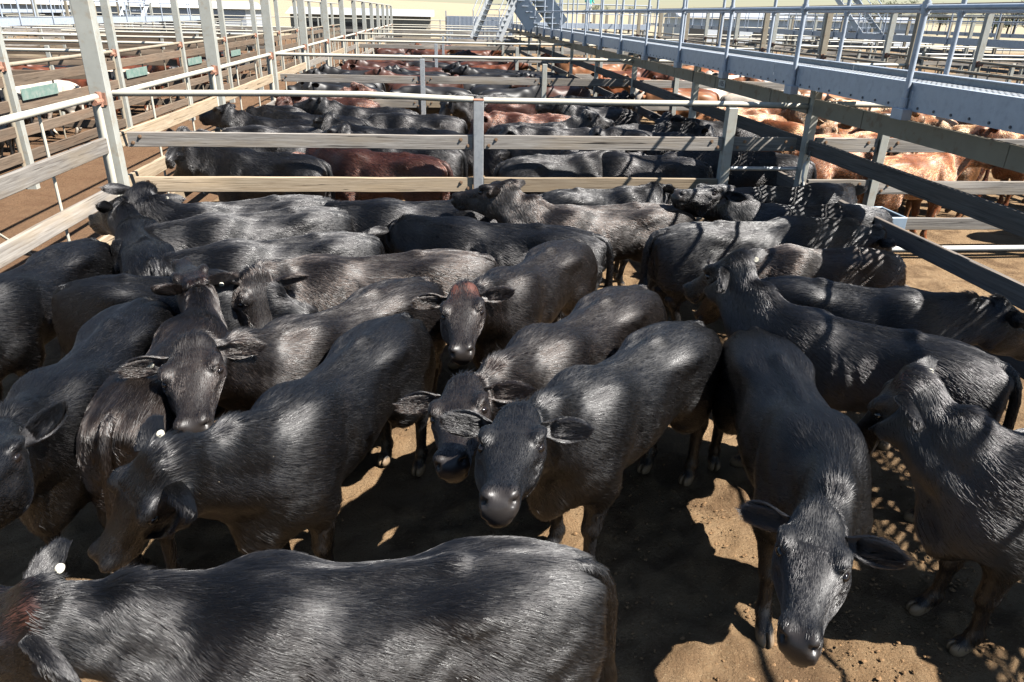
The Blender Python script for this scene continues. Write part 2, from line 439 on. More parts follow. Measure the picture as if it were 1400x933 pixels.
def surface_nets(D, org, vs):
    S = D < 0
    nx, ny, nz = D.shape
    acc = np.zeros((nx, ny, nz, 3), np.float32); cnt = np.zeros((nx, ny, nz), np.float32)
    quads = []
    ar = np.arange
    for a in range(3):
        sl0 = [slice(None)] * 3; sl1 = [slice(None)] * 3
        sl0[a] = slice(0, -1); sl1[a] = slice(1, None)
        d0, d1 = D[tuple(sl0)], D[tuple(sl1)]
        idx = np.argwhere(S[tuple(sl0)] != S[tuple(sl1)])
        b, c = (a + 1) % 3, (a + 2) % 3
        idx = idx[(idx[:, b] > 0) & (idx[:, c] > 0)]
        v0 = d0[tuple(idx.T)]; v1 = d1[tuple(idx.T)]
        P = idx.astype(np.float32); P[:, a] += v0 / (v0 - v1)
        cells = []
        for db, dc in ((0, 0), (1, 0), (1, 1), (0, 1)):
            ci = idx.copy(); ci[:, b] -= db; ci[:, c] -= dc
            np.add.at(acc, tuple(ci.T), P); np.add.at(cnt, tuple(ci.T), 1)
            cells.append(np.ravel_multi_index(ci.T, (nx, ny, nz)))
        q = np.stack(cells, 1)
        flip = v0 > 0
        q[flip] = q[flip][:, ::-1]
        quads.append(q)
    quads = np.concatenate(quads)
    used = np.unique(quads)
    remap = np.full(nx * ny * nz, -1); remap[used] = ar(len(used))
    V = (acc.reshape(-1, 3)[used] / cnt.reshape(-1)[used][:, None]) * vs + org
    return V.astype(float), remap[quads]

def relax(V, Q, it=2, f=0.5):
    e = np.concatenate([Q[:, [i, (i + 1) % 4]] for i in range(4)])
    e = np.concatenate([e, e[:, ::-1]])
    for _ in range(it):
        s = np.zeros_like(V); c = np.zeros(len(V))
        np.add.at(s, e[:, 0], V[e[:, 1]]); np.add.at(c, e[:, 0], 1)
        V = V + f * (s / c[:, None] - V)
    return V

EAR_LEN = 0.165
def ear_mesh(side, nu=12, nv=9, droop=0.12, back=0.35):
    """leaf-shaped cupped ear, two skins; returns verts, quads, inner mask"""
    u = np.linspace(0, 1, nu); t = np.linspace(-1, 1, nv)
    U, T = np.meshgrid(u, t, indexing='ij')
    w = 0.046 * np.clip(1 - (np.abs(U - 0.5) / 0.56)**2.2, 0, 1) ** 0.62
    w = np.where(U < 0.50, 0.024 + (w - 0.024) * smoothstep(-0.15, 0.50, U), w)
    w = w * np.where(U > 0.97, 0.55, 1) * np.where(U > 0.92, 0.9, 1)
    cup = 0.030 * (1 - smoothstep(0.35, 1.05, U) * 0.65)
    along = EAR_LEN * U
    across = w * T
    depth = cup * (np.abs(T)**1.6) - cup * 0.5 + 0.03 * U * U * (1 + 0.4 * T)      # rolled edges come forward
    th = 0.005 * (1 - 0.7 * np.abs(T)) + 0.001
    # axes: along = outwards (y), across = up/down (v), depth = forward (u)
    def place(dep):
        a = np.array([-math.sin(back), -math.sin(droop) * math.cos(back), math.cos(droop) * math.cos(back)])   # (u, v, y)
        n = np.array([math.cos(back), 0.0, math.sin(back)])
        n = n - a * (n @ a); n /= np.linalg.norm(n)
        # open the cup forwards and a little downwards
        c = np.cross(n, a)
        ang = 0.45; n2 = n * math.cos(ang) - c * math.sin(ang) * 1.0; c2 = c * math.cos(ang) + n * math.sin(ang)
        L = along[..., None] * a + across[..., None] * c2 + dep[..., None] * n2
        L = L + np.array([0.035, -0.035, 0.078])
        return head2rest(L[..., 0], L[..., 1], side * L[..., 2])
    A = place(depth + th); B = place(depth - th)
    V = np.concatenate([A.reshape(-1, 3), B.reshape(-1, 3)])
    I = np.arange(nu * nv).reshape(nu, nv); n0 = nu * nv
    q = []
    for i in range(nu - 1):
        for j in range(nv - 1):
            a_, b_, c_, d_ = I[i, j], I[i + 1, j], I[i + 1, j + 1], I[i, j + 1]
            q.append((a_, b_, c_, d_)); q.append((d_ + n0, c_ + n0, b_ + n0, a_ + n0))
        for j, fl in ((0, 1), (nv - 1, 0)):
            a_, b_ = I[i, j], I[i + 1, j]
            f_ = (a_, a_ + n0, b_ + n0, b_)
            q.append(f_ if fl else f_[::-1])
    for j in range(nv - 1):
        a_, b_ = I[nu - 1, j], I[nu - 1, j + 1]
        q.append((a_, a_ + n0, b_ + n0, b_))
    Q = np.array(q)
    q0 = Q[0]; nn = np.cross(V[q0[2]] - V[q0[0]], V[q0[3]] - V[q0[1]])
    if nn @ (V[q0[0]] - V[q0[0] + n0]) < 0: Q = Q[:, ::-1]      # faces outwards
    inner = np.concatenate([(smoothstep(0.12, 0.3, U) * smoothstep(1.0, 0.8, U) * smoothstep(1.0, 0.55, np.abs(T))).reshape(-1), np.zeros(n0)])
    return V, Q, inner

def tube_rest(pts, rad, seg=8):
    pts = np.array(pts, float); n = len(pts)
    tan = np.gradient(pts, axis=0); tan /= np.linalg.norm(tan, axis=1)[:, None]
    V = []
    for p, t, r in zip(pts, tan, rad):
        s = np.cross(t, (0, 1, 0)); s /= np.linalg.norm(s); b = np.cross(t, s)
        a = np.linspace(0, 2 * np.pi, seg, endpoint=False)
        V.append(p + r * (np.cos(a)[:, None] * s + np.sin(a)[:, None] * b))
    V = np.concatenate(V)
    I = np.arange(n * seg).reshape(n, seg); Q = []
    for i in range(n - 1):
        for j in range(seg):
            Q.append((I[i, j], I[i, (j + 1) % seg], I[i + 1, (j + 1) % seg], I[i + 1, j]))
    return V, np.array(Q)

TAILP = np.array([(-0.60, 0, 1.085), (-0.66, 0, 1.075), (-0.70, 0, 1.045), (-0.73, 0, 0.985), (-0.75, 0, 0.90), (-0.755, 0, 0.78), (-0.755, 0, 0.66), (-0.75, 0, 0.55), (-0.74, 0, 0.46), (-0.73, 0, 0.38)])
TAILR = [0.036, 0.036, 0.033, 0.030, 0.026, 0.024, 0.025, 0.032, 0.030, 0.008]

class Template: pass

def make_template(vs, ear_res, tail_seg):
    D, org = cow_sdf(vs)
    V, Q = surface_nets(D, org, vs)
    V = relax(V, Q, 2, 0.45)
    nb = len(V)
    Qs = [Q]; Vs = [V]; inner = [np.zeros(nb)]; tail = [np.zeros(nb)]; n = nb
    for sd_ in (1, -1):
        ev, eq, ei = ear_mesh(sd_, *ear_res)
        Vs.append(ev); Qs.append(eq + n); inner.append(ei); tail.append(np.zeros(len(ev))); n += len(ev)
    tv, tq = tube_rest(TAILP, TAILR, tail_seg)
    Vs.append(tv); Qs.append(tq + n); inner.append(np.zeros(len(tv))); tail.append(np.ones(len(tv))); n += len(tv)
    T = Template()
    T.V = np.concatenate(Vs); T.Q = np.concatenate(Qs); T.inner = np.concatenate(inner); T.tail = np.concatenate(tail)
    T.earid = np.zeros(len(T.V)); ne = len(ev)
    T.earid[nb:nb + ne] = 1; T.earid[nb + ne:nb + 2 * ne] = -1
    T.nb = nb
    u = (T.V - HP) @ HU / HS; v = (T.V - HP) @ HV / HK; y = np.abs(T.V[:, 1]) / HK
    inhead = (T.V[:, 0] > 0.95)
    T.u, T.v = u, v
    muz = smoothstep(0.395, 0.435, u) * inhead * (T.earid == 0) * smoothstep(-0.165, -0.13, v)
    hoof = smoothstep(0.075, 0.06, T.V[:, 2])
    lid = np.exp(-((u - 0.172)**2 + (v + 0.036)**2) / 0.024**2) * smoothstep(0.07, 0.09, y) * inhead * 0.75
    pollr = np.exp(-((u - 0.0)**2 / 0.06**2 + (y - 0.05)**2 / 0.04**2)) * inhead * (v > -0.06) * (T.earid == 0)
    T.mask = np.stack([np.maximum(T.inner, lid), muz, hoof, 0 * muz], 1)
    T.poll = pollr
    return T

# ------------------------------------------------------------------ posing
def rot(axis, a):
    c, s = np.cos(a), np.sin(a)
    if axis == 'x': return np.array([[1, 0, 0], [0, c, -s], [0, s, c]])
    if axis == 'y': return np.array([[c, 0, s], [0, 1, 0], [-s, 0, c]])
    return np.array([[c, -s, 0], [s, c, 0], [0, 0, 1]])

PIV = [np.array(p) for p in ((0.46, 0, 0.93), (0.64, 0, 1.01), (0.82, 0, 1.08), (0.965, 0, 1.14))]
NA, NB = np.array([0.42, 0, 0.86]), np.array([0.975, 0, 1.15])

def pose_points(P, pose, tail=None, earid=None):
    """pose: ny, np (neck yaw/pitch deg), hy, hp, hr (head), bend, legs, ear (up), tailx"""
    P = np.array(P, float)
    z0 = P[:, 2].copy(); x0 = P[:, 0].copy(); y0 = P[:, 1].copy()
    if earid is not None:
        for sgn in (1, -1):
            a = math.radians(pose.get('earL' if sgn > 0 else 'earR', 0)); bk = math.radians(pose.get('eb', 0))
            m = earid == sgn
            if (a or bk) and m.any():
                base = head2rest(0.03, -0.035, sgn * 0.085)
                q = P[m] - base
                uu, vv, yy = q @ HU, q @ HV, q[:, 1]
                vv, yy = vv * math.cos(a) + sgn * yy * math.sin(a), yy * math.cos(a) - sgn * vv * math.sin(a)
                uu, yy = uu * math.cos(bk) - sgn * yy * math.sin(bk), yy * math.cos(bk) + sgn * uu * math.sin(bk)
                P[m] = base + uu[:, None] * HU + vv[:, None] * HV + yy[:, None] * np.array([0, 1, 0])
    if tail is not None and pose.get('tailx'):
        w = tail * smoothstep(1.05, 0.4, z0)
        P[:, 1] += w * pose['tailx']; P[:, 0] -= w * abs(pose['tailx']) * 0.15
    # legs: FL FR HL HR swing in degrees
    for k, (lx, sg) in enumerate(((0.42, 1), (0.42, -1), (-0.42, 1), (-0.42, -1))):
        a = math.radians(pose.get('legs', (0, 0, 0, 0))[k])
        if not a: continue
        m = (np.sign(y0) == sg) & (np.abs(x0 - lx) < 0.36) & (z0 < 0.72)
        if tail is not None: m &= tail < 0.5
        w = smoothstep(0.70, 0.50, z0[m]) * smoothstep(0.02, 0.07, np.abs(y0[m]))
        px, pz = P[m, 0] - lx, P[m, 2] - 0.64
        th = a * w
        P[m, 0] = lx + px * np.cos(th) - pz * np.sin(th)
        P[m, 2] = 0.64 + px * np.sin(th) * 0.3 + pz * np.cos(th)
        # straighten the lower joint a little
    d = (NB - NA); L = np.linalg.norm(d); d = d / L
    t = ((np.stack([x0, 0 * x0, z0], 1) - NA) @ d) / L
    low = smoothstep(0.56, 0.80, z0 + 0.55 * np.clip(x0 - 0.55, 0, 1))
    c1 = smoothstep(-0.10, 0.40, t) * low
    c2 = np.minimum(c1, smoothstep(0.22, 0.72, t) * low)
    c3 = np.minimum(c2, smoothstep(0.55, 0.98, t))
    c4 = np.minimum(c3, smoothstep(0.86, 1.08, t))
    if earid is not None:
        for c in (c1, c2, c3, c4): c[earid != 0] = 1
    W = [1 - c1, c1 - c2, c2 - c3, c3 - c4, c4]
    ny, npi = math.radians(pose.get('ny', 0)), math.radians(pose.get('np', 0))
    hy, hp, hr = (math.radians(pose.get(k, 0)) for k in ('hy', 'hp', 'hr'))
    out = W[0][:, None] * P
    Rm = np.eye(3); Tm = np.zeros(3)
    fr = (0.36, 0.34, 0.30)
    for i in range(4):
        if i < 3: r = rot('z', ny * fr[i]) @ rot('y', -npi * fr[i])
        else: r = rot('z', hy) @ rot('y', -hp) @ rot('x', hr)
        pv = PIV[i]
        Tm = Rm @ (pv - r @ pv) + Tm
        Rm = Rm @ r
        out += W[i + 1][:, None] * (P @ Rm.T + Tm)
    P = out
    k = math.radians(pose.get('bend', 0))
    if abs(k) > 1e-4:
        # lateral bend: heading turns by k between x=-0.45 and x=0.45
        x = P[:, 0]; xm = np.clip(x, -0.45, 0.45); kk = k / 0.9
        th = kk * xm
        cx = np.sin(th) / kk; cy = (1 - np.cos(th)) / kk
        ex = x - xm
        P = np.stack([cx + ex * np.cos(th) - P[:, 1] * np.sin(th), cy + ex * np.sin(th) + P[:, 1] * np.cos(th), P[:, 2]], 1)
    return P

LM_POLL = head2rest(0.0, 0.02, 0.0); LM_MUZ = head2rest(0.455, -0.075, 0.0)
LM_EL = None
TAILH, WITH = np.array([-0.62, 0, 1.13]), np.array([0.42, 0, 1.15])

def place_mat(tp, wp, hs=1.0, ls=None, wide=0.86):
    """world transform from the pixels of tail head and withers"""
    b = at(*wp, 1.15 * hs)
    if np.ndim(tp) == 0:
        hd = math.radians(tp); a = b - 1.04 * np.array([math.cos(hd), math.sin(hd), 0])
    else: a = at(*tp, 1.13 * hs)
    L = math.hypot(b[0] - a[0], b[1] - a[1])
    l = ls or min(max(L / 1.04, 0.88), 1.2) if ls is None else ls
    h = math.atan2(b[1] - a[1], b[0] - a[0])
    mid = (a + b) / 2
    R = rot('z', h); S = np.diag([l, wide * (hs + l) / 2, hs])
    A = R @ S
    off = np.array([mid[0], mid[1], 0]) - A @ np.array([-0.10, 0, 0])
    return A, off, L


def make_hair(T, n, seed=3):
    """combed coat: strand roots and curves in rest space, random order so that a prefix is an even thinning"""
    rg = np.random.default_rng(seed)
    Q = T.Q; V = T.V
    A = V[Q[:, 0]]; B = V[Q[:, 1]]; C = V[Q[:, 2]]; Dq = V[Q[:, 3]]
    nr = np.cross(C - A, Dq - B); ar = np.linalg.norm(nr, axis=1) / 2
    nr = nr / np.maximum(2 * ar, 1e-12)[:, None]
    cen = (A + B + C + Dq) / 4
    w = ar * (0.25 + 0.75 * smoothstep(0.45, 0.75, cen[:, 2]))
    ear = T.earid[Q[:, 0]] != 0; tl = T.tail[Q[:, 0]] > 0.5
    w = np.where(ear, w * (3.5 - 0.5 * T.inner[Q[:, 0]]), w); w = np.where(tl & (cen[:, 2] < 0.65), w * 5, w)
    hd = (cen[:, 0] > 0.98) & ~ear
    w = np.where(hd, w * 1.5, w)
    w = w * (1 - T.mask[Q[:, 0], 1]) * (1 - T.mask[Q[:, 0], 2])
    fi = rg.choice(len(Q), n, p=w / w.sum())
    s, t = rg.random((2, n, 1))
    P = (A[fi] * (1 - s) + B[fi] * s) * (1 - t) + (Dq[fi] * (1 - s) + C[fi] * s) * t
    N = nr[fi]
    ear, tl, hd = ear[fi], tl[fi], hd[fi]
    d = np.zeros((n, 3)); d[:, 0] = -1
    side = np.abs(N[:, 1])
    d[:, 2] = -0.15 - 0.75 * side * smoothstep(0.9, 0.2, P[:, 0] * 0 + 0.5)
    nk = smoothstep(0.45, 0.75, P[:, 0])
    d[:, 2] -= 0.7 * nk * side
    leg = smoothstep(0.62, 0.48, P[:, 2])
    d[:, 2] -= 3 * leg
    u = (P - HP) @ HU / HS
    d[hd] = np.where((u[hd] > 0.14)[:, None], HU, -HU)
    ey = np.sign(P[:, 1])[:, None] * np.array([0, 1.0, 0])
    d[ear] = (ey + 0.2 * HV)[ear]
    d[tl] = (-0.1, 0, -1)
    ph = P * 1.0
    wob = np.stack([np.sin(ph @ np.array(a) + b) + np.sin(ph @ np.array(a)[::-1] * 1.7 + b * 2) for a, b in (((31, 17, 23), 0.3), ((-19, 37, 13), 1.7), ((23, -11, 41), 2.9))], 1)
    wob2 = np.stack([np.sin(ph @ np.array(a) + b) for a, b in (((131, 97, 83), 0.3), ((-99, 137, 73), 1.7), ((83, -111, 121), 2.9))], 1)
    d = d / np.linalg.norm(d, axis=1)[:, None]
    d = d + 0.09 * wob + 0.02 * wob2 + 0.07 * rg.normal(size=(n, 3))
    d = d - N * (d * N).sum(1)[:, None]
    d = d / np.maximum(np.linalg.norm(d, axis=1), 1e-6)[:, None]
    L = 0.040 * (0.6 + 0.8 * rg.random(n))
    crest = smoothstep(0.3, 0.6, P[:, 0]) * smoothstep(0.6, 0.9, N[:, 2]) * (~hd)
    L *= 1 + 0.3 * crest
    L = np.where(hd, L * np.where(u < 0.08, 0.6, 0.35), L)
    L = np.where(ear, 0.02 * (0.5 + rg.random(n)), L)
    inn = T.inner[Q[fi, 0]]
    L = np.where(ear & (inn > 0.1), 0.034 * (0.4 + rg.random(n)), L)
    L = np.where(tl, np.where(P[:, 2] < 0.62, 0.10, 0.02), L)
    L = L * (1 - 0.4 * leg * (~tl))
    lift = np.where(ear & (inn > 0.1), 0.6, np.where(tl, 0.12, 0.035 + 0.05 * rg.random(n) + 0.15 * crest))
    N2 = N + 0.10 * rg.normal(size=(n, 3))
    pts = np.stack([P + N * 0.0005, P + d * (0.5 * L)[:, None] + N2 * (lift * 0.62 * L)[:, None], P + d * (0.98 * L)[:, None] + N2 * (lift * 0.85 * L)[:, None]], 1)
    H = Template()
    H.P = pts; H.earid = np.repeat(T.earid[Q[fi, 0]], 3); H.tail = np.repeat(T.tail[Q[fi, 0]], 3); H.n = n; H.poll = T.poll[Q[fi, 0]]; H.rnd = rg.random(n)
    return H

def hair_object(name, P, n, rad, parent, mat, color):
    """P: (n*3, 3) posed points -> Curves object"""
    cv = bpy.data.hair_curves.new(name)
    cv.add_curves([3] * n)
    cv.attributes['position'].data.foreach_set('vector', P.astype(np.float32).ravel())
    r = np.tile(np.array([rad, rad * 0.75, rad * 0.12], np.float32), n)
    ra = cv.attributes.get('radius') or cv.attributes.new('radius', 'FLOAT', 'POINT')
    ra.data.foreach_set('value', r)
    cv.materials.append(mat)
    o = bpy.data.objects.new(name, cv)
    SC.collection.objects.link(o)
    o.parent = parent
    o.color = (*color, 1)
    return o
# ------------------------------------------------------------------ geometry helpers
COL = SC.collection
RNG = random.Random(11)
CACHE = {}

def mesh_from(name, verts, faces, mat=None, smooth=False):
    me = bpy.data.meshes.new(name)
    me.from_pydata([tuple(v) for v in verts], [], [tuple(f) for f in faces])
    if mat: me.materials.append(MAT[mat])
    if smooth: me.shade_smooth()
    me.update()
    return me

def box_vf(sx, sy, sz, c=(0, 0, 0)):
    v = [(c[0] + x * sx / 2, c[1] + y * sy / 2, c[2] + z * sz / 2) for x in (-1, 1) for y in (-1, 1) for z in (-1, 1)]
    f = [(0, 1, 3, 2), (4, 6, 7, 5), (0, 4, 5, 1), (2, 3, 7, 6), (0, 2, 6, 4), (1, 5, 7, 3)]
    return v, f

class MB:
    """collects shapes into one mesh"""
    def __init__(s): s.v = []; s.f = []
    def add(s, v, f):
        n = len(s.v); s.v += [tuple(p) for p in v]; s.f += [tuple(i + n for i in q) for q in f]; return s
    def box(s, sx, sy, sz, c=(0, 0, 0)): return s.add(*box_vf(sx, sy, sz, c))
    def tube(s, pts, r, seg=10, cap=True):
        pts = [np.array(p, float) for p in pts]; n = len(pts); V = []
        for i, p in enumerate(pts):
            t = pts[min(i + 1, n - 1)] - pts[max(i - 1, 0)]; t = t / np.linalg.norm(t)
            a = np.array((0, 0, 1.0)) if abs(t[2]) < 0.9 else np.array((1.0, 0, 0))
            u = np.cross(t, a); u /= np.linalg.norm(u); w = np.cross(t, u)
            for k in range(seg):
                g = 2 * math.pi * k / seg
                V.append(p + r * (math.cos(g) * u + math.sin(g) * w))
        F = []
        for i in range(n - 1):
            for k in range(seg):
                F.append((i * seg + k, i * seg + (k + 1) % seg, (i + 1) * seg + (k + 1) % seg, (i + 1) * seg + k))
        if cap:
            F.append(tuple(range(seg))[::-1]); F.append(tuple((n - 1) * seg + k for k in range(seg)))
        return s.add(V, F)
    def mesh(s, name, mat, smooth=False): return mesh_from(name, s.v, s.f, mat, smooth)

def bevel_mesh(me, w, seg=2):
    bm = bmesh.new(); bm.from_mesh(me)
    bmesh.ops.bevel(bm, geom=bm.edges[:], offset=w, segments=seg, affect='EDGES', profile=0.5)
    bm.to_mesh(me); bm.free()
    return me

def smooth_by_angle(me, ang=40):
    me.shade_smooth()
    try: me.set_sharp_from_angle(angle=math.radians(ang))
    except Exception: pass
    return me

def plank_mesh(L, h, t, mat, var=0):
    key = ('plank', round(L, 2), h, t, mat, var)
    if key in CACHE: return CACHE[key]
    rg = random.Random(hash(key[1:4]) % 9999 + var * 31)
    n = max(3, int(L / 0.5)); V = []; F = []
    for i in range(n + 1):
        x = -L / 2 + L * i / n
        dz = rg.uniform(-1, 1) * 0.004; dy = rg.uniform(-1, 1) * 0.003
        e = [rg.uniform(0, 0.006) for _ in range(4)]; b = 0.005
        tt, hh = t / 2, h / 2
        ring = [(-tt, -hh + b), (-tt + b, -hh), (tt - b, -hh), (tt, -hh + b), (tt, hh - b - e[0]), (tt - b, hh - e[1]), (-tt + b, hh - e[2]), (-tt, hh - b - e[3])]
        V += [(x, dy + p, dz + q) for p, q in ring]
    for i in range(n):
        for k in range(8):
            F.append((i * 8 + k, (i + 1) * 8 + k, (i + 1) * 8 + (k + 1) % 8, i * 8 + (k + 1) % 8))
    F.append(tuple(range(8))); F.append(tuple(n * 8 + k for k in range(8))[::-1])
    me = mesh_from('plank', V, F, mat); smooth_by_angle(me, 35)
    CACHE[key] = me
    return me

def pipe_mesh(L, r, mat, seg=12):
    key = ('pipe', round(L, 2), r, mat, seg)
    if key not in CACHE:
        m = MB().tube([(-L / 2, 0, 0), (L / 2, 0, 0)], r, seg).mesh('pipe', mat)
        CACHE[key] = smooth_by_angle(m)
    return CACHE[key]

def post_mesh(h, a, b, mat, cap=None):
    key = ('post', round(h, 2), a, b, mat)
    if key not in CACHE:
        m = MB().box(a, b, h, (0, 0, h / 2)).mesh('post', mat)
        CACHE[key] = bevel_mesh(m, 0.006, 1)
    return CACHE[key]

def bolt_mesh(r=0.013):
    if 'bolt' not in CACHE:
        m = MB(); m.tube([(0, 0, 0), (0, -0.006, 0)], r * 1.5, 10); m.tube([(0, -0.006, 0), (0, -0.016, 0)], r, 6)
        CACHE['bolt'] = m.mesh('bolt', 'bolt_steel')
    return CACHE['bolt']

class Thing:
    def __init__(s, name, label, cat, loc=(0, 0, 0), group=None):
        s.o = bpy.data.objects.new(name, None); COL.objects.link(s.o)
        s.o.empty_display_size = 0.2
        s.loc = np.array(loc, float); s.o.location = loc
        s.o['label'] = label; s.o['category'] = cat
        if group: s.o['group'] = group
    def part(s, name, me, loc=(0, 0, 0), rz=0.0, rot=None, parent=None, label=None):
        o = bpy.data.objects.new(name, me); COL.objects.link(o)
        if parent is None:
            o.parent = s.o; o.location = np.array(loc, float) - s.loc
        else:
            o.parent = parent; o.location = loc
        o.rotation_euler = rot if rot is not None else (0, 0, rz)
        if label: o['label'] = label
        return o

def tag(o, label, cat, group=None):
    o['label'] = label; o['category'] = cat
    if group: o['group'] = group
    return o

def seg_rot(p, q):
    d = np.array(q, float) - np.array(p, float)
    return (0, -math.atan2(d[2], math.hypot(d[0], d[1])), math.atan2(d[1], d[0]))

def pipe_part(T, name, p, q, r, mat, seg=12, parent=None):
    p = np.array(p, float); q = np.array(q, float)
    return T.part(name, pipe_mesh(np.linalg.norm(q - p), r, mat, seg), (p + q) / 2, rot=seg_rot(p, q))

def fence(name, label, p0, p1, stops, rails, posts, group=None, bolts=False, gap=0.06, pipes=(), cat='fence'):
    """stops: distances of the posts along p0->p1; posts: per stop (height, a, b, material) or None
       rails: (height, plank height, thickness, material); pipes: (height, radius, material) running through"""
    p0 = np.array(p0, float); p1 = np.array(p1, float)
    d = p1 - p0; L = np.linalg.norm(d); d /= L; rz = math.atan2(d[1], d[0]); nrm = np.array([d[1], -d[0]])
    T = Thing(name, label, cat, (p0[0], p0[1], 0), group)
    P = lambda s, z: np.array([p0[0] + d[0] * s, p0[1] + d[1] * s, z])
    for s, ps in zip(stops, posts):
        if ps: T.part('post', post_mesh(*ps), P(s, -0.05), rz)
    for (h, ph, th, mat) in rails:
        for a, b in zip(stops[:-1], stops[1:]):
            if b - a < 0.3: continue
            l = b - a - 2 * gap
            m = mat if isinstance(mat, str) else RNG.choice(mat)
            zoff = RNG.uniform(-0.012, 0.012)
            o = T.part('plank', plank_mesh(l, ph, th, m, RNG.randrange(3)), P((a + b) / 2, h + zoff), rot=(0, RNG.uniform(-0.003, 0.003), rz))
            if bolts:
                for ex in (-1, 1):
                    for (dx, dz) in ((0.05, -0.035), (0.12, 0.03)):
                        bo = T.part('bolt', bolt_mesh(), (ex * (l / 2 - dx), -th / 2 - 0.001, dz), parent=o)
    for (h, r, mat) in pipes:
        for a, b in zip(stops[:-1], stops[1:]):
            pipe_part(T, 'rail', P(a, h), P(b, h + RNG.uniform(-0.008, 0.008)), r, mat)
    return T

# ------------------------------------------------------------------ ground sheet
def hill(x, y):
    return 7.0 * smoothstep(110, 420, y) * smoothstep(260, -60, x) + 2.0 * smoothstep(150, 600, y)

def build_ground():
    def lines(a, b, step, far):
        core = list(np.arange(a, b + 1e-6, step)); out = []
        s = step; x = b
        while x < far: s = min(s * 1.35, 80); x += s; out.append(x)
        s = step; x = a; lo = []
        while x > -far: s = min(s * 1.35, 80); x -= s; lo.append(x)
        return np.array(lo[::-1] + core + out)
    xs = lines(-3.6, 4.6, 0.05, 1500); ys = lines(0.8, 5.2, 0.05, 1500)
    X, Y = np.meshgrid(xs, ys, indexing='ij')
    rg = np.random.default_rng(4)
    Z = np.zeros_like(X)
    for k in range(60):
        fx, fy = rg.normal(size=2) * (6 + 30 * (k / 60)); ph = rg.random() * 6.28
        Z += np.sin(X * fx + Y * fy + ph) * 0.004 / (1 + 2 * k / 60)
    near = smoothstep(9, 6, np.abs(X)) * smoothstep(14, 8, Y) * smoothstep(-4, -1, Y)
    for k in range(900):                               # hoof prints
        cx, cy = rg.uniform(-3.4, 4.2), rg.uniform(0.9, 7.5); a = rg.uniform(0, 6.28); r = rg.uniform(0.05, 0.075)
        i0, i1 = np.searchsorted(xs, (cx - 0.25, cx + 0.25)); j0, j1 = np.searchsorted(ys, (cy - 0.25, cy + 0.25))
        dx, dy = X[i0:i1, j0:j1] - cx, Y[i0:i1, j0:j1] - cy
        u, v = dx * math.cos(a) + dy * math.sin(a), -dx * math.sin(a) + dy * math.cos(a)
        q = (u / r)**2 + (v / (r * 0.75))**2
        Z[i0:i1, j0:j1] += -0.016 * np.exp(-q) + 0.010 * np.exp(-(np.sqrt(q) - 1.7)**2 * 4)
    Z = Z * near + hill(X, Y)
    n, m = X.shape
    I = np.arange(n * m).reshape(n, m)
    F = np.stack([I[:-1, :-1], I[1:, :-1], I[1:, 1:], I[:-1, 1:]], -1).reshape(-1, 4)
    me = bpy.data.meshes.new('ground')
    me.from_pydata(np.stack([X, Y, Z], -1).reshape(-1, 3).tolist(), [], F.tolist())
    me.shade_smooth(); me.materials.append(MAT['ground'])
    o = bpy.data.objects.new('ground', me); COL.objects.link(o); o['kind'] = 'structure'
    # clods and crumbs of dry dung trodden into the dirt
    V = []; Fc = []
    ico = [(0, 0, 1), (.89, 0, .45), (.28, .85, .45), (-.72, .53, .45), (-.72, -.53, .45), (.28, -.85, .45), (0, 0, -.6)]
    icf = [(0, 1, 2), (0, 2, 3), (0, 3, 4), (0, 4, 5), (0, 5, 1), (6, 2, 1), (6, 3, 2), (6, 4, 3), (6, 5, 4), (6, 1, 5)]
    for k in range(9000):
        if k < 6500: cx, cy = rg.uniform(-0.2, 3.2), rg.uniform(1.0, 3.8)
        else: cx, cy = rg.uniform(-3.4, 4.1), rg.uniform(1.0, 7.5)
        r = 0.0035 + 0.011 * rg.random()**3
        b = len(V); sq = rg.uniform(0.6, 1.3, 3)
        a = rg.uniform(0, 6.28); ca, sa = math.cos(a), math.sin(a)
        for p in ico:
            j = r * (0.75 + 0.5 * rg.random())
            x_, y_ = p[0] * sq[0], p[1] * sq[1]
            V.append((cx + j * (x_ * ca - y_ * sa), cy + j * (x_ * sa + y_ * ca), 0.002 + j * p[2] * 0.8))
        Fc += [tuple(i + b for i in f) for f in icf]
    o = bpy.data.objects.new('dirt_clods', mesh_from('dirt_clods', V, Fc, 'clod')); COL.objects.link(o)
    o['kind'] = 'stuff'; tag(o, 'loose brown crumbs and clods on the trodden yard floor', 'dirt')

simple('clod', (0.24, 0.145, 0.075), 0.95, 0, 0.15, 0.5, 40, col2=(0.10, 0.06, 0.03))
build_ground()

# ------------------------------------------------------------------ fences of the selling pens
XL, XR = -3.45, 4.19
CY = [8.2, 16.3, 24.4, 32.5, 40.6, 48.7, 56.8]
GALV = (1.86, 0.10, 0.10, 'galvanised')
CPOST = (1.80, 0.10, 0.10, 'cream_steel')

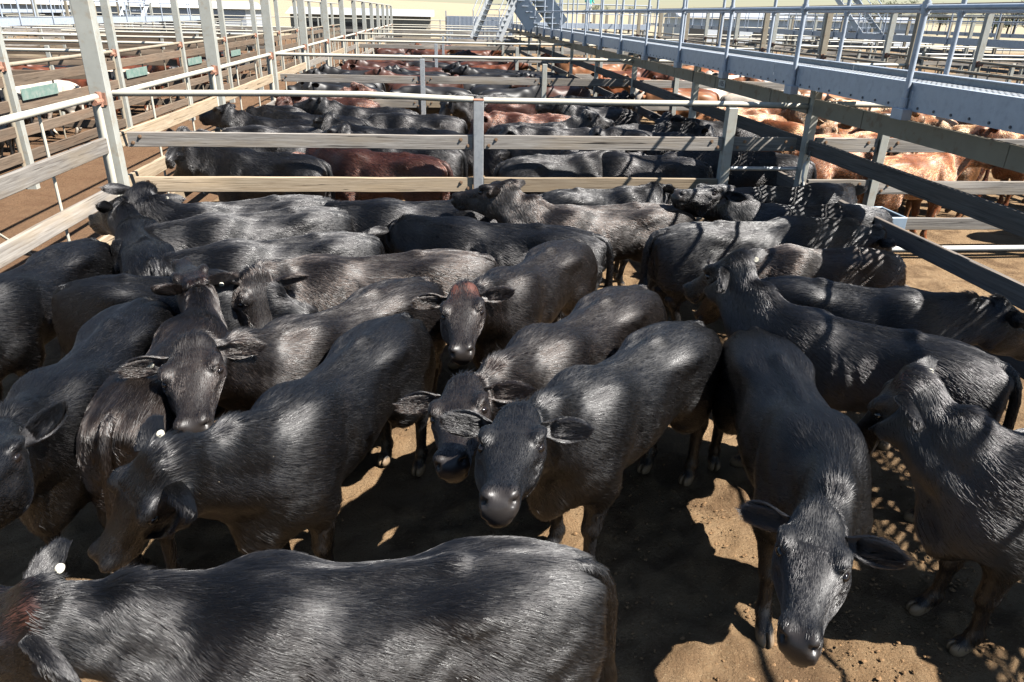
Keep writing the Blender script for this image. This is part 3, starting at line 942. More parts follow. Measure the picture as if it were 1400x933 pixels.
def front_fence():
    y = CY[0]
    x0, x1, x2, x3 = XL + 0.06, 0.40, 3.26, XR - 0.05
    T = Thing('cattle_pen_fence', 'cross fence with cream top pipe and weathered planks behind the near black mob', 'fence', (x0, y, 0))
    for x, h in ((x1, 1.84), (x2, 1.80)):
        p = T.part('post', post_mesh(h + 0.05, 0.11, 0.11, 'galvanised' if x == x1 else 'cream_steel'), (x, y, -0.05))
        if x == x1: T.part('post_cap', bevel_mesh(MB().box(0.115, 0.115, 0.012).mesh('post_cap', 'rust_light'), 0.003, 1), (0, 0, h + 0.057), parent=p)
    # slightly bent top pipe, in two welded lengths
    k = 0.033
    T.part('rail', smooth_by_angle(MB().tube([(x0, y, 1.865), (x0 + 1.6, y, 1.885), (x1 - 1.2, y, 1.885), (x1 - 0.056, y, 1.845)], k, 14).mesh('rail', 'cream_pipe')), (0, 0, 0))
    T.part('rail', smooth_by_angle(MB().tube([(x1 + 0.056, y, 1.84), (x1 + 1.5, y, 1.835), (x2, y, 1.835), (x3, y, 1.82)], k, 14).mesh('rail', 'cream_pipe')), (0, 0, 0))
    for a, b, rows in ((x0, x1, ((1.40, 0.155, 'timber_grey'), (0.925, 0.165, 'timber_tan'), (0.46, 0.16, 'timber_tan'))),
                       (x1, x2, ((1.40, 0.155, 'timber_grey'), (0.925, 0.165, 'timber_tan'), (0.46, 0.16, 'timber_tan'))),
                       (x2, x3, ((1.40, 0.155, 'timber_grey'), (0.46, 0.16, 'timber_grey')))):
        for h, ph, m in rows:
            l = b - a - 0.13
            o = T.part('plank', plank_mesh(l, ph, 0.045, m, RNG.randrange(3)), ((a + b) / 2, y, h), rot=(0, RNG.uniform(-0.003, 0.003), 0))
            for ex in (-1, 1):
                for dx, dz in ((0.05, -0.035), (0.13, 0.03)):
                    T.part('bolt', bolt_mesh(), (ex * (l / 2 - dx), -0.0235, dz), parent=o)
    pipe_part(T, 'rail', (x2, y, 1.12), (x3, y, 1.12), 0.024, 'galvanised')
front_fence()

ORD = ['second', 'third', 'fourth', 'fifth', 'sixth', 'seventh']
for i, y in enumerate(CY[1:]):
    L = XR - XL - 0.12
    fence('cattle_pen_fence', f'{ORD[i]} cross fence back along the pens, cream top pipe over grey planks', (XL + 0.06, y, 0), (XR - 0.06, y, 0),
          [0, 3.0 + 0.25 * i, 5.6 + 0.2 * i, L], [(1.39, 0.155, 0.045, 'timber_grey'), (0.91, 0.16, 0.045, ('timber_grey', 'timber_tan')), (0.46, 0.16, 0.045, 'timber_tan')],
          [None, GALV, CPOST, None], bolts=(i == 0), pipes=[(1.85, 0.033, 'cream_pipe')])

TALL = 3.1
def tall_row(name, label, X, ys, mat, pole, rail_mats, pipe_mat, near_gate=False, xp=0.17, planks=(1.39, 0.91, 0.45), top=True, bolts=False):
    T = Thing(name, label, 'fence', (X, ys[0], 0))
    for y in ys:
        p = T.part('tall_post', post_mesh(TALL, xp, xp * 0.75, pole), (X, y, -0.05))
        # rusted hinge lug
        T.part('hinge', hinge_mesh(), (0.0 + (0.02 if X < 0 else -0.02), -0.075, 1.86), parent=p)
    for a, b in zip(ys[:-1], ys[1:]):
        for h in planks:
            m = rail_mats if isinstance(rail_mats, str) else RNG.choice(rail_mats)
            T.part('plank', plank_mesh(b - a - 0.20, 0.16, 0.045, m, RNG.randrange(3)), (X, (a + b) / 2, h + RNG.uniform(-0.02, 0.02)), math.pi / 2)
        pipe_part(T, 'rail', (X, a + 0.07, 1.84), (X, b - 0.10, 1.86 + RNG.uniform(-0.02, 0.01)), 0.033, pipe_mat)
        # gate stile next to the post and thin drop bars
        pipe_part(T, 'gate_stile', (X, b - 0.12, 0.25), (X, b - 0.12, 1.86), 0.033, pipe_mat)
        for q in (0.36, 0.7):
            yy = a + (b - a) * q
            pipe_part(T, 'drop_bar', (X - 0.045, yy, 0.2), (X - 0.045, yy, 1.84), 0.014, pipe_mat, 8)
        if RNG.random() < 0.7:
            pipe_part(T, 'brace', (X - 0.05, a + (b - a) * 0.36, 1.3), (X - 0.05, a + (b - a) * 0.70, 0.25), 0.010, pipe_mat, 8)
    if top:
        for a, b in zip(ys[:-1], ys[1:]):
            pipe_part(T, 'top_rail', (X, a, TALL - 0.02), (X, b, TALL - 0.02), 0.03, pole)
    return T

def hinge_mesh():
    if 'hinge' not in CACHE:
        m = MB(); m.tube([(0, -0.16, 0), (0, 0.0, 0)], 0.032, 10); m.tube([(0.0, -0.03, -0.05), (0.0, -0.03, 0.09)], 0.03, 8); m.box(0.10, 0.02, 0.12, (0, 0.012, 0.02))
        CACHE['hinge'] = m.mesh('hinge', 'rust_light')
    return CACHE['hinge']

YT = [0.2, 4.1] + [8.05 + 4.05 * k for k in range(13)]
tall_row('race_fence', 'cream gate row with tall square posts beside the black cattle', XL, YT, 'cream', 'cream_steel', ('timber_grey', 'timber_tan'), 'cream_pipe')
YT2 = [4.1] + [8.05 + 4.05 * k for k in range(12)]
LF = tall_row('race_fence', 'brown planked gate row with rusty pipes along the far side of the race', -6.5, YT2, 'tan', 'cream_steel', 'timber_brown', 'tan_steel', xp=0.15, planks=(1.62, 1.25, 0.88, 0.5))
# green pen boards wired to the brown gate row
for k, y in enumerate([9.1, 12.9, 17.0, 21.0, 25.2]):
    b = bpy.data.objects.new('pen_board', bevel_mesh(MB().box(1.15, 0.015, 0.17).mesh('pen_board', 'sign_green'), 0.003, 1)); COL.objects.link(b)
    b.location = (-6.455, y, 1.40); b.rotation_euler = (0, 0, math.pi / 2)
    tag(b, 'faded green board fixed along a plank of the brown gate row', 'board', 'green boards along the brown gate row')

# ------------------------------------------------------------------ elevated walkways
def walkway(name, label, xa, xb, y0, y1, post_dy, near=True, group=None, deck_z=2.19, perf=None, ph0=0.0):
    T = Thing(name, label, 'walkway', ((xa + xb) / 2, y0, 0), group)
    y = y0; i = 0
    seg = 4.2
    while y < y1 - 0.1:                                   # side beams and toe plates in lengths
        l = min(seg, y1 - y)
        for x in (xa, xb):
            mb = MB(); mb.box(0.012, l - 0.006, 0.22, (0, 0, 0)); s = -1 if x == xa else 1
            mb.box(0.06, l - 0.006, 0.010, (-s * 0.036, 0, 0.103)); mb.box(0.06, l - 0.006, 0.010, (-s * 0.036, 0, -0.103))
            bm_ = T.part('side_beam', mb.mesh('side_beam', 'galvanised_blue'), (x, y + l / 2, deck_z - 0.035))
            if near and x == xa and y < 14:
                for k in range(int(l / 0.21)):
                    T.part('rivet', rivet_mesh(), (-0.007, -l / 2 + 0.12 + 0.21 * k, -0.08), parent=bm_)
        y += l
    # perforated deck planks
    w = xb - xa - 0.10; np_ = 4; pw = w / np_
    y = y0
    while y < y1 - 0.1:
        l = min(seg, y1 - y)
        for k in range(np_):
            mb = MB(); xc = xa + 0.05 + pw * (k + 0.5)
            if near and y < 16:
                hw = 0.028                                   # two rows of slots in each plank
                rows = (-0.055, 0.055)
                edges = [-pw / 2 + 0.004, rows[0] - hw, rows[0] + hw, rows[1] - hw, rows[1] + hw, pw / 2 - 0.004]
                for a, b in ((0, 1), (2, 3), (4, 5)):
                    mb.box(edges[b] - edges[a], l - 0.004, 0.005, ((edges[a] + edges[b]) / 2, 0, 0))
                n = int(l / 0.075)
                for rr in rows:
                    for q in range(n):
                        yy = -l / 2 + (q + 0.5) * l / n
                        sk = 0.03
                        c = l / n * 0.27
                        v = [(rr - hw, yy - c - sk, 0.0025), (rr + hw, yy - c + sk, 0.0025), (rr + hw, yy + c + sk, 0.0025), (rr - hw, yy + c - sk, 0.0025)]
                        v += [(p[0], p[1], -0.0025) for p in v]
                        mb.add(v, [(0, 1, 2, 3), (7, 6, 5, 4), (0, 4, 5, 1), (1, 5, 6, 2), (2, 6, 7, 3), (3, 7, 4, 0)])
            else:
                mb.box(pw - 0.008, l - 0.004, 0.005)
            T.part('deck_plank', mb.mesh('deck_plank', 'galvanised'), (xc, y + l / 2, deck_z + 0.008))
        y += l
    # handrails
    yy = y0 + ph0; ys = []
    while yy < y1: ys.append(yy); yy += post_dy
    for x, s in ((xa, -1), (xb, 1)):
        for y in ys:
            yo = y + (0 if s < 0 else post_dy * 0.5)
            if yo > y1: continue
            p = T.part('handrail_post', stanchion_mesh(near), (x + s * 0.035, yo, deck_z - 0.14))
            if near:
                T.part('bracket', bracket_mesh(), (0, 0, 0), parent=p)
                T.part('clamp', clamp_mesh(), (0, 0, 0.77), parent=p)
        a = y0
        while a < y1 - 0.1:
            b = min(a + 6.3, y1)
            pipe_part(T, 'mid_rail', (x + s * 0.035, a, deck_z + 0.63), (x + s * 0.035, b, deck_z + 0.63), 0.021, 'galvanised_blue')
            pipe_part(T, 'handrail', (x + s * 0.035, a, deck_z + 1.12), (x + s * 0.035, b, deck_z + 1.12), 0.023, 'galvanised_blue')
            a = b
    # cross bearers
    a = y0 + 0.6
    while a < y1:
        if 'bearer' not in CACHE: CACHE['bearer'] = MB().box(0.92, 0.05, 0.09).mesh('bearer', 'galvanised')
        T.part('bearer', CACHE['bearer'], ((xa + xb) / 2, a, deck_z - 0.06))
        a += 2.1
    return T

def rivet_mesh():
    if 'rivet' not in CACHE: CACHE['rivet'] = MB().tube([(0, 0, 0), (-0.006, 0, 0)], 0.011, 8).mesh('rivet', 'bolt_dark')
    return CACHE['rivet']
def stanchion_mesh(near):
    k = ('stan', near)
    if k not in CACHE: CACHE[k] = smooth_by_angle(MB().tube([(0, 0, 0), (0, 0, 1.27)], 0.024, 12 if near else 8).mesh('handrail_post', 'galvanised_blue'))
    return CACHE[k]
def bracket_mesh():
    if 'bracket' not in CACHE:
        m = MB(); m.box(0.09, 0.16, 0.09, (0.0, 0, -0.035)); m.box(0.012, 0.10, 0.20, (0.03, 0, 0.05)); m.tube([(0, 0, 0.0), (0, 0, 0.09)], 0.034, 12)
        CACHE['bracket'] = bevel_mesh(m.mesh('bracket', 'galvanised_blue'), 0.004, 1)
    return CACHE['bracket']
def clamp_mesh():
    if 'clamp' not in CACHE:
        m = MB(); m.tube([(0, 0, -0.045), (0, 0, 0.045)], 0.033, 12); m.tube([(0, -0.05, 0), (0, 0.05, 0)], 0.030, 12)
        CACHE['clamp'] = smooth_by_angle(m.mesh('clamp', 'galvanised_blue'))
    return CACHE['clamp']
simple('bolt_dark', (0.10, 0.11, 0.13), 0.5, 0.4, 0.5)

walkway('elevated_walkway', 'blue-grey steel walkway with pipe handrails above the right side of the black cattle', 3.86, 4.82, -4.0, 43.0, 2.08, True, ph0=1.62)
walkway('elevated_walkway', 'distant pale steel walkway beyond the brown gate row', -14.0, -13.0, 10.0, 46.0, 2.1, False)
walkway('elevated_walkway', 'distant pale steel walkway beyond the red cattle pens', 18.5, 19.5, 6.0, 70.0, 2.1, False)

# fence below the near walkway: tan channel on top, planks with the deck's shade in their colour
YR = [-0.2, 3.9] + [8.15 + 4.1 * k for k in range(12)]
T = Thing('cattle_pen_fence', 'shaded plank fence with tan steel channel underneath the near walkway', 'fence', (XR, YR[0], 0))
for y in YR:
    T.part('post', post_mesh(2.05, 0.09, 0.12, 'cream_steel'), (XR, y, -0.05))
for a, b in zip(YR[:-1], YR[1:]):
    if 'channel' not in CACHE:
        m = MB(); m.box(4.04, 0.012, 0.16); m.box(4.04, 0.05, 0.012, (0, 0.02, 0.08)); m.box(4.04, 0.05, 0.012, (0, 0.02, -0.08))
        for q in range(2): m.box(0.014, 0.016, 0.158, (-1.0 + 2 * q, -0.003, 0))
        CACHE['channel'] = m.mesh('channel_rail', 'tan_steel')
    ch = T.part('channel_rail', CACHE['channel'], (XR - 0.055, (a + b) / 2, 1.83), -math.pi / 2)
    for h in (1.39, 0.91, 0.45):
        T.part('plank', plank_mesh(b - a - 0.14, 0.165, 0.045, 'timber_shaded', RNG.randrange(3)), (XR, (a + b) / 2, h), math.pi / 2)
# number plate on the channel
pl = bpy.data.objects.new('number_plate', bevel_mesh(MB().box(0.26, 0.006, 0.11).mesh('number_plate', 'white_plastic'), 0.002, 1)); COL.objects.link(pl)
pl.location = (XR - 0.068, 10.9, 1.835); pl.rotation_euler = (0, 0, -math.pi / 2)
tag(pl, 'small pale plate numbered 105 on the tan steel channel', 'number plate')
def text_obj(name, body, size, mat, loc, rot, parent):
    c = bpy.data.curves.new(name, 'FONT'); c.body = body; c.size = size; c.align_x = 'CENTER'; c.align_y = 'CENTER'; c.extrude = 0.001
    o = bpy.data.objects.new(name, c); COL.objects.link(o)
    dg = bpy.context.evaluated_depsgraph_get(); me = bpy.data.meshes.new_from_object(o.evaluated_get(dg))
    bpy.data.objects.remove(o); bpy.data.curves.remove(c)
    me.materials.clear(); me.materials.append(MAT[mat])
    o = bpy.data.objects.new(name, me); COL.objects.link(o); o.parent = parent; o.location = loc; o.rotation_euler = rot
    return o
text_obj('printed_number', '‹105›', 0.10, 'print_black', (0, -0.0045, 0), (math.pi / 2, 0, 0), pl)

# red cattle pens right of the walkway
XE = 10.4
for i, y in enumerate([8.2, 16.3, 24.4, 32.5, 40.6]):
    fence('cattle_pen_fence', ['cross fence of grey planks with white bottom pipe in front of the tan cattle', 'cross fence further back in the tan cattle pens', 'grey cross fence at the back of the second tan cattle pen', 'grey cross fence behind the third pen right of the near walkway', 'grey cross fence behind the fourth pen right of the near walkway'][i],
          (XR + 0.06, y - 0.0, 0), (XE - 0.06, y, 0), [0, 0.88, 3.5, 6.08], [(1.39, 0.16, 0.045, 'timber_grey'), (0.91, 0.16, 0.045, 'timber_grey'), (0.45, 0.15, 0.045, 'timber_grey')],
          [None, CPOST, CPOST, None], bolts=(i == 0), pipes=[(1.85, 0.033, 'cream_pipe')] + ([(0.13, 0.035, 'white_plastic')] if i == 0 else []))
YT3 = [4.1 + 4.05 * k for k in range(14)]
tall_row('race_fence', 'tan gate row with tall posts behind the tan cattle', XE, YT3, 'tan', 'tan_steel', 'timber_brown', 'tan_steel', xp=0.16)
tall_row('race_fence', 'cream gate row with tall posts across the race behind the tan cattle', 13.3, [5.9 + 4.05 * k for k in range(14)], 'cream', 'cream_steel', ('timber_grey', 'timber_tan'), 'tan_steel', xp=0.16)
for i, y in enumerate([12.0, 20.1, 28.2, 36.3, 44.4]):
    fence('cattle_pen_fence', f'{["first","second","third","fourth","fifth"][i]} cross fence back between cream gate row and distant right walkway', (13.4, y, 0), (18.5, y, 0), [0, 2.5, 5.1],
          [(1.39, 0.16, 0.045, 'timber_grey'), (0.91, 0.16, 0.045, 'timber_tan')], [None, CPOST, CPOST], pipes=[(1.85, 0.033, 'cream_pipe')])
for i, y in enumerate([14.0, 19.0, 24.0, 31.0, 39.0, 48.0]):
    fence('cattle_pen_fence', f'pale pipe fence beyond the distant right walkway, {["first","second","third","fourth","fifth","sixth"][i]} from the front', (19.6, y, 0), (32, y, 0), [0, 3, 6, 9, 12.4],
          [(1.2, 0.16, 0.045, 'timber_grey'), (0.7, 0.16, 0.045, 'timber_tan')], [CPOST] * 5, pipes=[(1.85, 0.033, 'cream_pipe'), (1.55, 0.03, 'white_plastic')])
# pens left of the brown gate row
for i, y in enumerate([12.1, 16.15, 20.2, 24.25, 28.3, 32.35, 40.4]):
    fence('cattle_pen_fence', f'{["first","second","third","fourth","fifth","sixth","seventh"][i]} cross fence back in the pens between brown gate row and left walkway', (-6.6, y, 0), (-13.0, y, 0), [0, 3.1, 6.4],
          [(1.39, 0.16, 0.045, 'timber_brown'), (0.91, 0.16, 0.045, ('timber_grey', 'timber_brown')), (0.45, 0.16, 0.045, 'timber_brown'), (1.65, 0.14, 0.045, 'timber_brown')], [None, CPOST, CPOST], pipes=[(1.85, 0.033, 'cream_pipe')])
for i, y in enumerate([26.0, 34.0, 42.0, 50.0, 58.0, 66.0]):
    fence('cattle_pen_fence', f'{["first","second","third","fourth","fifth","sixth"][i]} pale rail fence beyond the distant left walkway', (-14.2, y, 0), (-46, y, 0), [0, 4, 8, 12, 16, 20, 24, 28, 31.8],
          [(1.2, 0.16, 0.045, 'timber_grey'), (0.7, 0.16, 0.045, 'timber_tan')], [CPOST] * 9, pipes=[(1.85, 0.033, 'cream_pipe'), (1.55, 0.03, 'white_plastic')])
# fence closing the yards at the back
fence('yard_end_fence', 'pale rail fence closing off the yards before the dry paddock', (-30, 66, 0), (40, 66, 0), [5 * k for k in range(15)], [(1.2, 0.2, 0.05, 'timber_grey')], [(2.2, 0.1, 0.1, 'cream_steel')] * 15, pipes=[(2.1, 0.04, 'cream_pipe')])
W = Thing('panel_wall', 'pale blue corrugated steel wall at the far end of the pens', 'wall', (1.2, 60, 0))
for k in range(5):
    m = MB()
    for q in range(10): m.box(0.05, 0.02, 2.2, (-0.45 + 0.1 * q, -0.012, 1.1))
    m.box(0.99, 0.02, 2.2, (0, 0.01, 1.1))
    W.part('panel', m.mesh('panel', 'galvanised_blue'), (1.0 + 1.0 * k, 60, 0.3))
for k in range(2): W.part('post', post_mesh(2.9, 0.1, 0.1, 'galvanised'), (0.45 + 5.1 * k, 60.1, -0.05))

# ------------------------------------------------------------------ stairs over the walkway ends
def stair(name, label, p, q, width, axis, mat='galvanised_blue', side='white_sheet', sh=0.26):
    """flight from p (low) to q (high); width across"""
    p = np.array(p, float); q = np.array(q, float); d = q - p; n = int(abs(d[2]) / 0.19)
    T = Thing(name, label, 'stairs', tuple(p))
    w = np.array((0, width / 2, 0)) if axis == 'x' else np.array((width / 2, 0, 0))
    for s in (-1, 1):
        m = MB(); L = np.linalg.norm(d); m.box(L, 0.012, sh)
        T.part('stringer', m.mesh('stringer', side), (p + q) / 2 + s * w, rot=seg_rot(p, q))
        pipe_part(T, 'handrail', p + s * w + (0, 0, 1.0), q + s * w + (0, 0, 1.0), 0.022, mat, 8)
        pipe_part(T, 'mid_rail', p + s * w + (0, 0, 0.55), q + s * w + (0, 0, 0.55), 0.02, mat, 8)
        for t in (0.02, 0.5, 0.98):
            a = p + d * t + s * w
            pipe_part(T, 'handrail_post', a, a + (0, 0, 1.0), 0.022, mat, 8)
    for k in range(n):
        c = p + d * (k + 0.5) / n
        m = MB().box(0.25, width, 0.03) if axis == 'x' else MB().box(width, 0.25, 0.03)
        T.part('tread', m.mesh('tread', mat), c)
    return T
stair('crossover_stairs', 'white sided stair flight climbing off the near walkway far down the pens', (4.2, 30.5, 2.31), (3.0, 31.0, 3.9), 1.0, 'y', sh=0.75)
stair('crossover_stairs', 'dark stair flight dropping into the pens beside the white sided stairs', (1.75, 30.2, 1.8), (2.75, 31.0, 3.9), 1.0, 'y', 'galvanised', 'galvanised', 0.35)
stair('crossover_stairs', 'pale stairs climbing from the distant left walkway behind the brown gate row', (-13.5, 36.0, 2.2), (-13.5, 39.6, 4.4), 0.9, 'y')
stair('crossover_stairs', 'pale stairs dropping from overhead onto the distant right walkway', (19.0, 33.0, 2.2), (19.0, 37.5, 4.6), 0.9, 'y')

# ------------------------------------------------------------------ water trough and hose in the corner
T = Thing('water_trough', 'blue-grey water trough in the pen corner by the tan cattle', 'trough', (4.62, 7.55, 0))
m = MB()
for (sx, sy, sz, c) in ((0.80, 0.03, 0.30, (0, -0.24, 0.62)), (0.80, 0.03, 0.30, (0, 0.24, 0.62)), (0.03, 0.45, 0.30, (-0.385, 0, 0.62)), (0.03, 0.45, 0.30, (0.385, 0, 0.62)), (0.74, 0.45, 0.03, (0, 0, 0.50))): m.box(sx, sy, sz, c)
T.part('basin', bevel_mesh(m.mesh('basin', 'trough_blue'), 0.006, 1), (4.66, 7.55, 0))
T.part('water', MB().box(0.735, 0.445, 0.006).mesh('water', 'water'), (4.66, 7.55, 0.72))
for sx in (-1, 1): T.part('leg', post_mesh(0.5, 0.06, 0.40, 'galvanised'), (4.66 + sx * 0.3, 7.55, -0.01))
hs = MB(); pts = [(4.17, 7.98, 1.35), (4.10, 7.94, 1.22), (4.08, 7.9, 1.08), (4.10, 7.84, 0.95), (4.2, 7.8, 0.86)]
for k in range(15):
    a = 2.4 - k * 0.42
    pts.append((4.5 + 0.26 * math.cos(a), 7.58 + 0.2 * math.sin(a), 0.80 + 0.002 * k))
hs.tube(pts, 0.013, 10)
h = bpy.data.objects.new('hose', hs.mesh('hose', 'white_plastic', True)); COL.objects.link(h)
tag(h, 'white hose looping down a post over the blue-grey trough', 'hose')

# ------------------------------------------------------------------ far trees
def tree(x, y, hgt, seed, label):
    rg = np.random.default_rng(seed)
    g = float(hill(np.array(x), np.array(y)))
    T = Thing('gum_tree', label, 'tree', (x, y, g), 'trees along the skyline beyond the yards')
    m = MB(); m.tube([(0, 0, -0.5), (0.1, 0, hgt * 0.3), (0.3, 0.1, hgt * 0.55)], 0.22, 7)
    for k in range(4):
        a = rg.uniform(0, 6.28); m.tube([(0.1, 0, hgt * 0.35), (math.cos(a) * hgt * 0.22, math.sin(a) * hgt * 0.22, hgt * 0.7)], 0.09, 5)
    T.part('trunk', m.mesh('trunk', 'bark'), (x, y, g))
    V = []; F = []
    for c in range(16):
        cc = np.array([rg.normal() * hgt * 0.24, rg.normal() * hgt * 0.24, hgt * rg.uniform(0.42, 0.92)]); r = hgt * rg.uniform(0.09, 0.17)
        for q in range(55):
            p = cc + rg.normal(size=3) * r * 0.6; u = rg.normal(size=3); u /= np.linalg.norm(u); v = np.cross(u, rg.normal(size=3)); v /= np.linalg.norm(v); s = rg.uniform(0.12, 0.28)
            b = len(V); V += [p - u * s, p + v * s * 0.5, p + u * s, p - v * s * 0.5]; F.append((b, b + 1, b + 2, b + 3))
    T.part('crown', mesh_from('crown', V, F, 'leaf'), (x, y, g))
for k in range(46):
    tree(140 + 17 * k + RNG.uniform(-6, 6), RNG.uniform(620, 820), RNG.uniform(6, 11), k, 'small dark gum tree on the skyline beyond the yards')
for k in range(9): tree(104 + 7.0 * k + RNG.uniform(-3, 3), RNG.uniform(150, 185), RNG.uniform(5, 7.5), 60 + k, 'dark leafy gum tree behind the distant right walkway')
# gate rows further out on both sides
tall_row('race_fence', 'pale gate row with tall posts beyond the distant left walkway', -20.5, [14 + 4.05 * k for k in range(12)], 'tan', 'cream_steel', 'timber_grey', 'tan_steel', xp=0.16, planks=(1.3, 0.8))
tall_row('race_fence', 'second pale gate row with tall posts beyond the distant left walkway', -23.5, [16 + 4.05 * k for k in range(12)], 'tan', 'tan_steel', 'timber_grey', 'cream_pipe', xp=0.16, planks=(1.3, 0.8))
tall_row('race_fence', 'pale gate row with tall posts beyond the distant right walkway', 26.0, [12 + 4.05 * k for k in range(13)], 'tan', 'cream_steel', 'timber_grey', 'cream_pipe', xp=0.16, planks=(1.3, 0.8))
tall_row('race_fence', 'tan gate row with tall posts beyond the distant right walkway', 29.0, [14 + 4.05 * k for k in range(13)], 'tan', 'tan_steel', 'timber_grey', 'tan_steel', xp=0.16, planks=(1.3, 0.8))
walkway('elevated_walkway', 'farthest pale steel walkway on the left of the yards', -31.0, -30.0, 24.0, 70.0, 2.1, False)
walkway('elevated_walkway', 'farthest pale steel walkway on the right of the yards', 35.0, 36.0, 20.0, 80.0, 2.1, False)

def shed(x, y, w, d, h, label, mat, roofm):
    T = Thing('stock_shed', label, 'shed', (x, y, 0))
    T.part('wall', MB().box(w, d, h, (0, 0, h / 2)).mesh('wall', mat), (x, y, -0.05))
    m = MB(); r = h * 0.28
    v = [(-w/2 - .4, -d/2 - .4, h), (w/2 + .4, -d/2 - .4, h), (w/2 + .4, d/2 + .4, h), (-w/2 - .4, d/2 + .4, h), (-w/2 - .4, 0, h + r), (w/2 + .4, 0, h + r)]
    m.add(v, [(0, 1, 5, 4), (2, 3, 4, 5), (0, 4, 3), (1, 2, 5), (3, 2, 1, 0)])
    T.part('roof', m.mesh('roof', roofm), (x, y, 0.0))
    for k in range(int(w / 4)):
        T.part('doorway', MB().box(2.2, 0.06, h * 0.7, (0, 0, h * 0.35)).mesh('doorway', 'print_black'), (x - w / 2 + 2 + 4 * k, y - d / 2 - 0.02, 0))
shed(-34, 92, 26, 8, 2.6, 'long low pale shed behind the left gate rows', 'cladding', 'white_sheet')
shed(-8, 84, 14, 6, 2.3, 'low grey shed past the end of the pens', 'tan_steel', 'cladding')
shed(44, 96, 30, 8, 2.8, 'long pale shed behind the right walkways', 'white_sheet', 'cladding')

for i, y in enumerate([10.5, 13.5, 17.0, 21.5, 27.0, 33.0]):
    fence('cattle_pen_fence', f'{["first","second","third","fourth","fifth","sixth"][i]} white railed pen fence between the far right gate rows and farthest walkway', (29.2, y + 8, 0), (34.9, y + 8, 0), [0, 1.9, 3.8, 5.6],
          [(0.9, 0.15, 0.045, 'timber_grey')], [CPOST] * 4, pipes=[(1.85, 0.035, 'white_plastic'), (1.45, 0.03, 'white_plastic')])
# ------------------------------------------------------------------ the herd
T_NEAR = make_template(0.0115, (14, 11), 12)
T_MID = make_template(0.021, (8, 7), 8)
T_FAR = make_template(0.034, (5, 5), 5)
HAIR = make_hair(T_NEAR, 170000)
ev, eq, ei = ear_mesh(1, 14, 11); EAR_TIP_L = ev[13 * 11 + 5]; EAR_TIP_R = EAR_TIP_L * (1, -1, 1)
EA = ev[:154].reshape(14, 11, 3); EB = ev[154:].reshape(14, 11, 3)

def solve_pose(A, off, tgt, pose):
    """turn neck and head so that poll, muzzle and ear tips fall on the given photo pixels"""
    keys = ['ny', 'np', 'hy', 'hp', 'hr']; sig = np.array([40., 26., 20., 24., 12.]); lim = {'ny': 75, 'np': 45, 'hy': 38, 'hp': 48, 'hr': 28, 'earL': 45, 'earR': 45}
    pts = []; pix = []; wt = []; eid = []
    for k, P, w, e in (('poll', LM_POLL, 4., 0), ('muz', LM_MUZ, 6., 0), ('eL', EAR_TIP_L, 14., 1), ('eR', EAR_TIP_R, 14., -1)):
        if k in tgt: pts.append(P); pix.append(tgt[k]); wt.append(w); eid.append(e)
        if k == 'eL' and k in tgt: keys.append('earL'); sig = np.append(sig, 28.)
        if k == 'eR' and k in tgt: keys.append('earR'); sig = np.append(sig, 28.)
    pts = np.array(pts); pix = np.array(pix, float); wt = np.array(wt)[:, None]; eid = np.array(eid)
    eflag = np.where(eid == 0, 2, eid)
    base = np.array([pose.get(k, 0.0) for k in keys])
    def res(p):
        q = dict(pose); q.update(zip(keys, p))
        W = pose_points(pts, q, None, eflag) @ A.T + off
        return np.concatenate([((proj(W) - pix) / wt).ravel(), (p - base) / sig])
    p = base.copy(); lam = 1.0
    r = res(p); c = r @ r
    for it in range(60):
        J = np.stack([(res(p + 0.5 * (np.arange(len(p)) == i)) - r) / 0.5 for i in range(len(p))], 1)
        H_ = J.T @ J
        d = np.linalg.solve(H_ + lam * np.diag(np.diag(H_)), -J.T @ r)
        d = np.clip(d, -15, 15)
        lm = np.array([lim[k] for k in keys]); d = np.clip(p + d, -lm, lm) - p
        r2 = res(p + d); c2 = r2 @ r2
        if c2 < c: p, r, c, lam = p + d, r2, c2, max(lam * 0.4, 1e-3)
        else: lam *= 3
        if lam > 1e6: break
    out = dict(pose); out.update(zip(keys, p))
    return out

def mesh_of(T, P, name, mask=None):
    me = bpy.data.meshes.new(name)
    nv, nq = len(P), len(T.Q)
    me.vertices.add(nv); me.vertices.foreach_set('co', P.astype(np.float32).ravel())
    me.loops.add(nq * 4); me.loops.foreach_set('vertex_index', T.Q.astype(np.int32).ravel())
    me.polygons.add(nq); me.polygons.foreach_set('loop_start', np.arange(0, nq * 4, 4, dtype=np.int32))
    me.attributes.new('rest', 'FLOAT_VECTOR', 'POINT').data.foreach_set('vector', T.V.astype(np.float32).ravel())
    mk = (T.mask if mask is None else mask).copy()
    ca = me.attributes.new('mask', 'FLOAT_COLOR', 'POINT')
    ca.data.foreach_set('color', mk.astype(np.float32).ravel())
    me.update(calc_edges=True); me.validate()
    me.shade_smooth(); me.materials.append(MAT['hide'])
    return me

SPH = None
def sphere_pts():
    m = bpy.data.meshes.new('s'); bm = bmesh.new(); bmesh.ops.create_uvsphere(bm, u_segments=14, v_segments=9, radius=1.0); bm.to_mesh(m); bm.free()
    V = np.array([v.co[:] for v in m.vertices]); F = [tuple(p.vertices) for p in m.polygons]; bpy.data.meshes.remove(m)
    return V, F
SPV, SPF = sphere_pts()

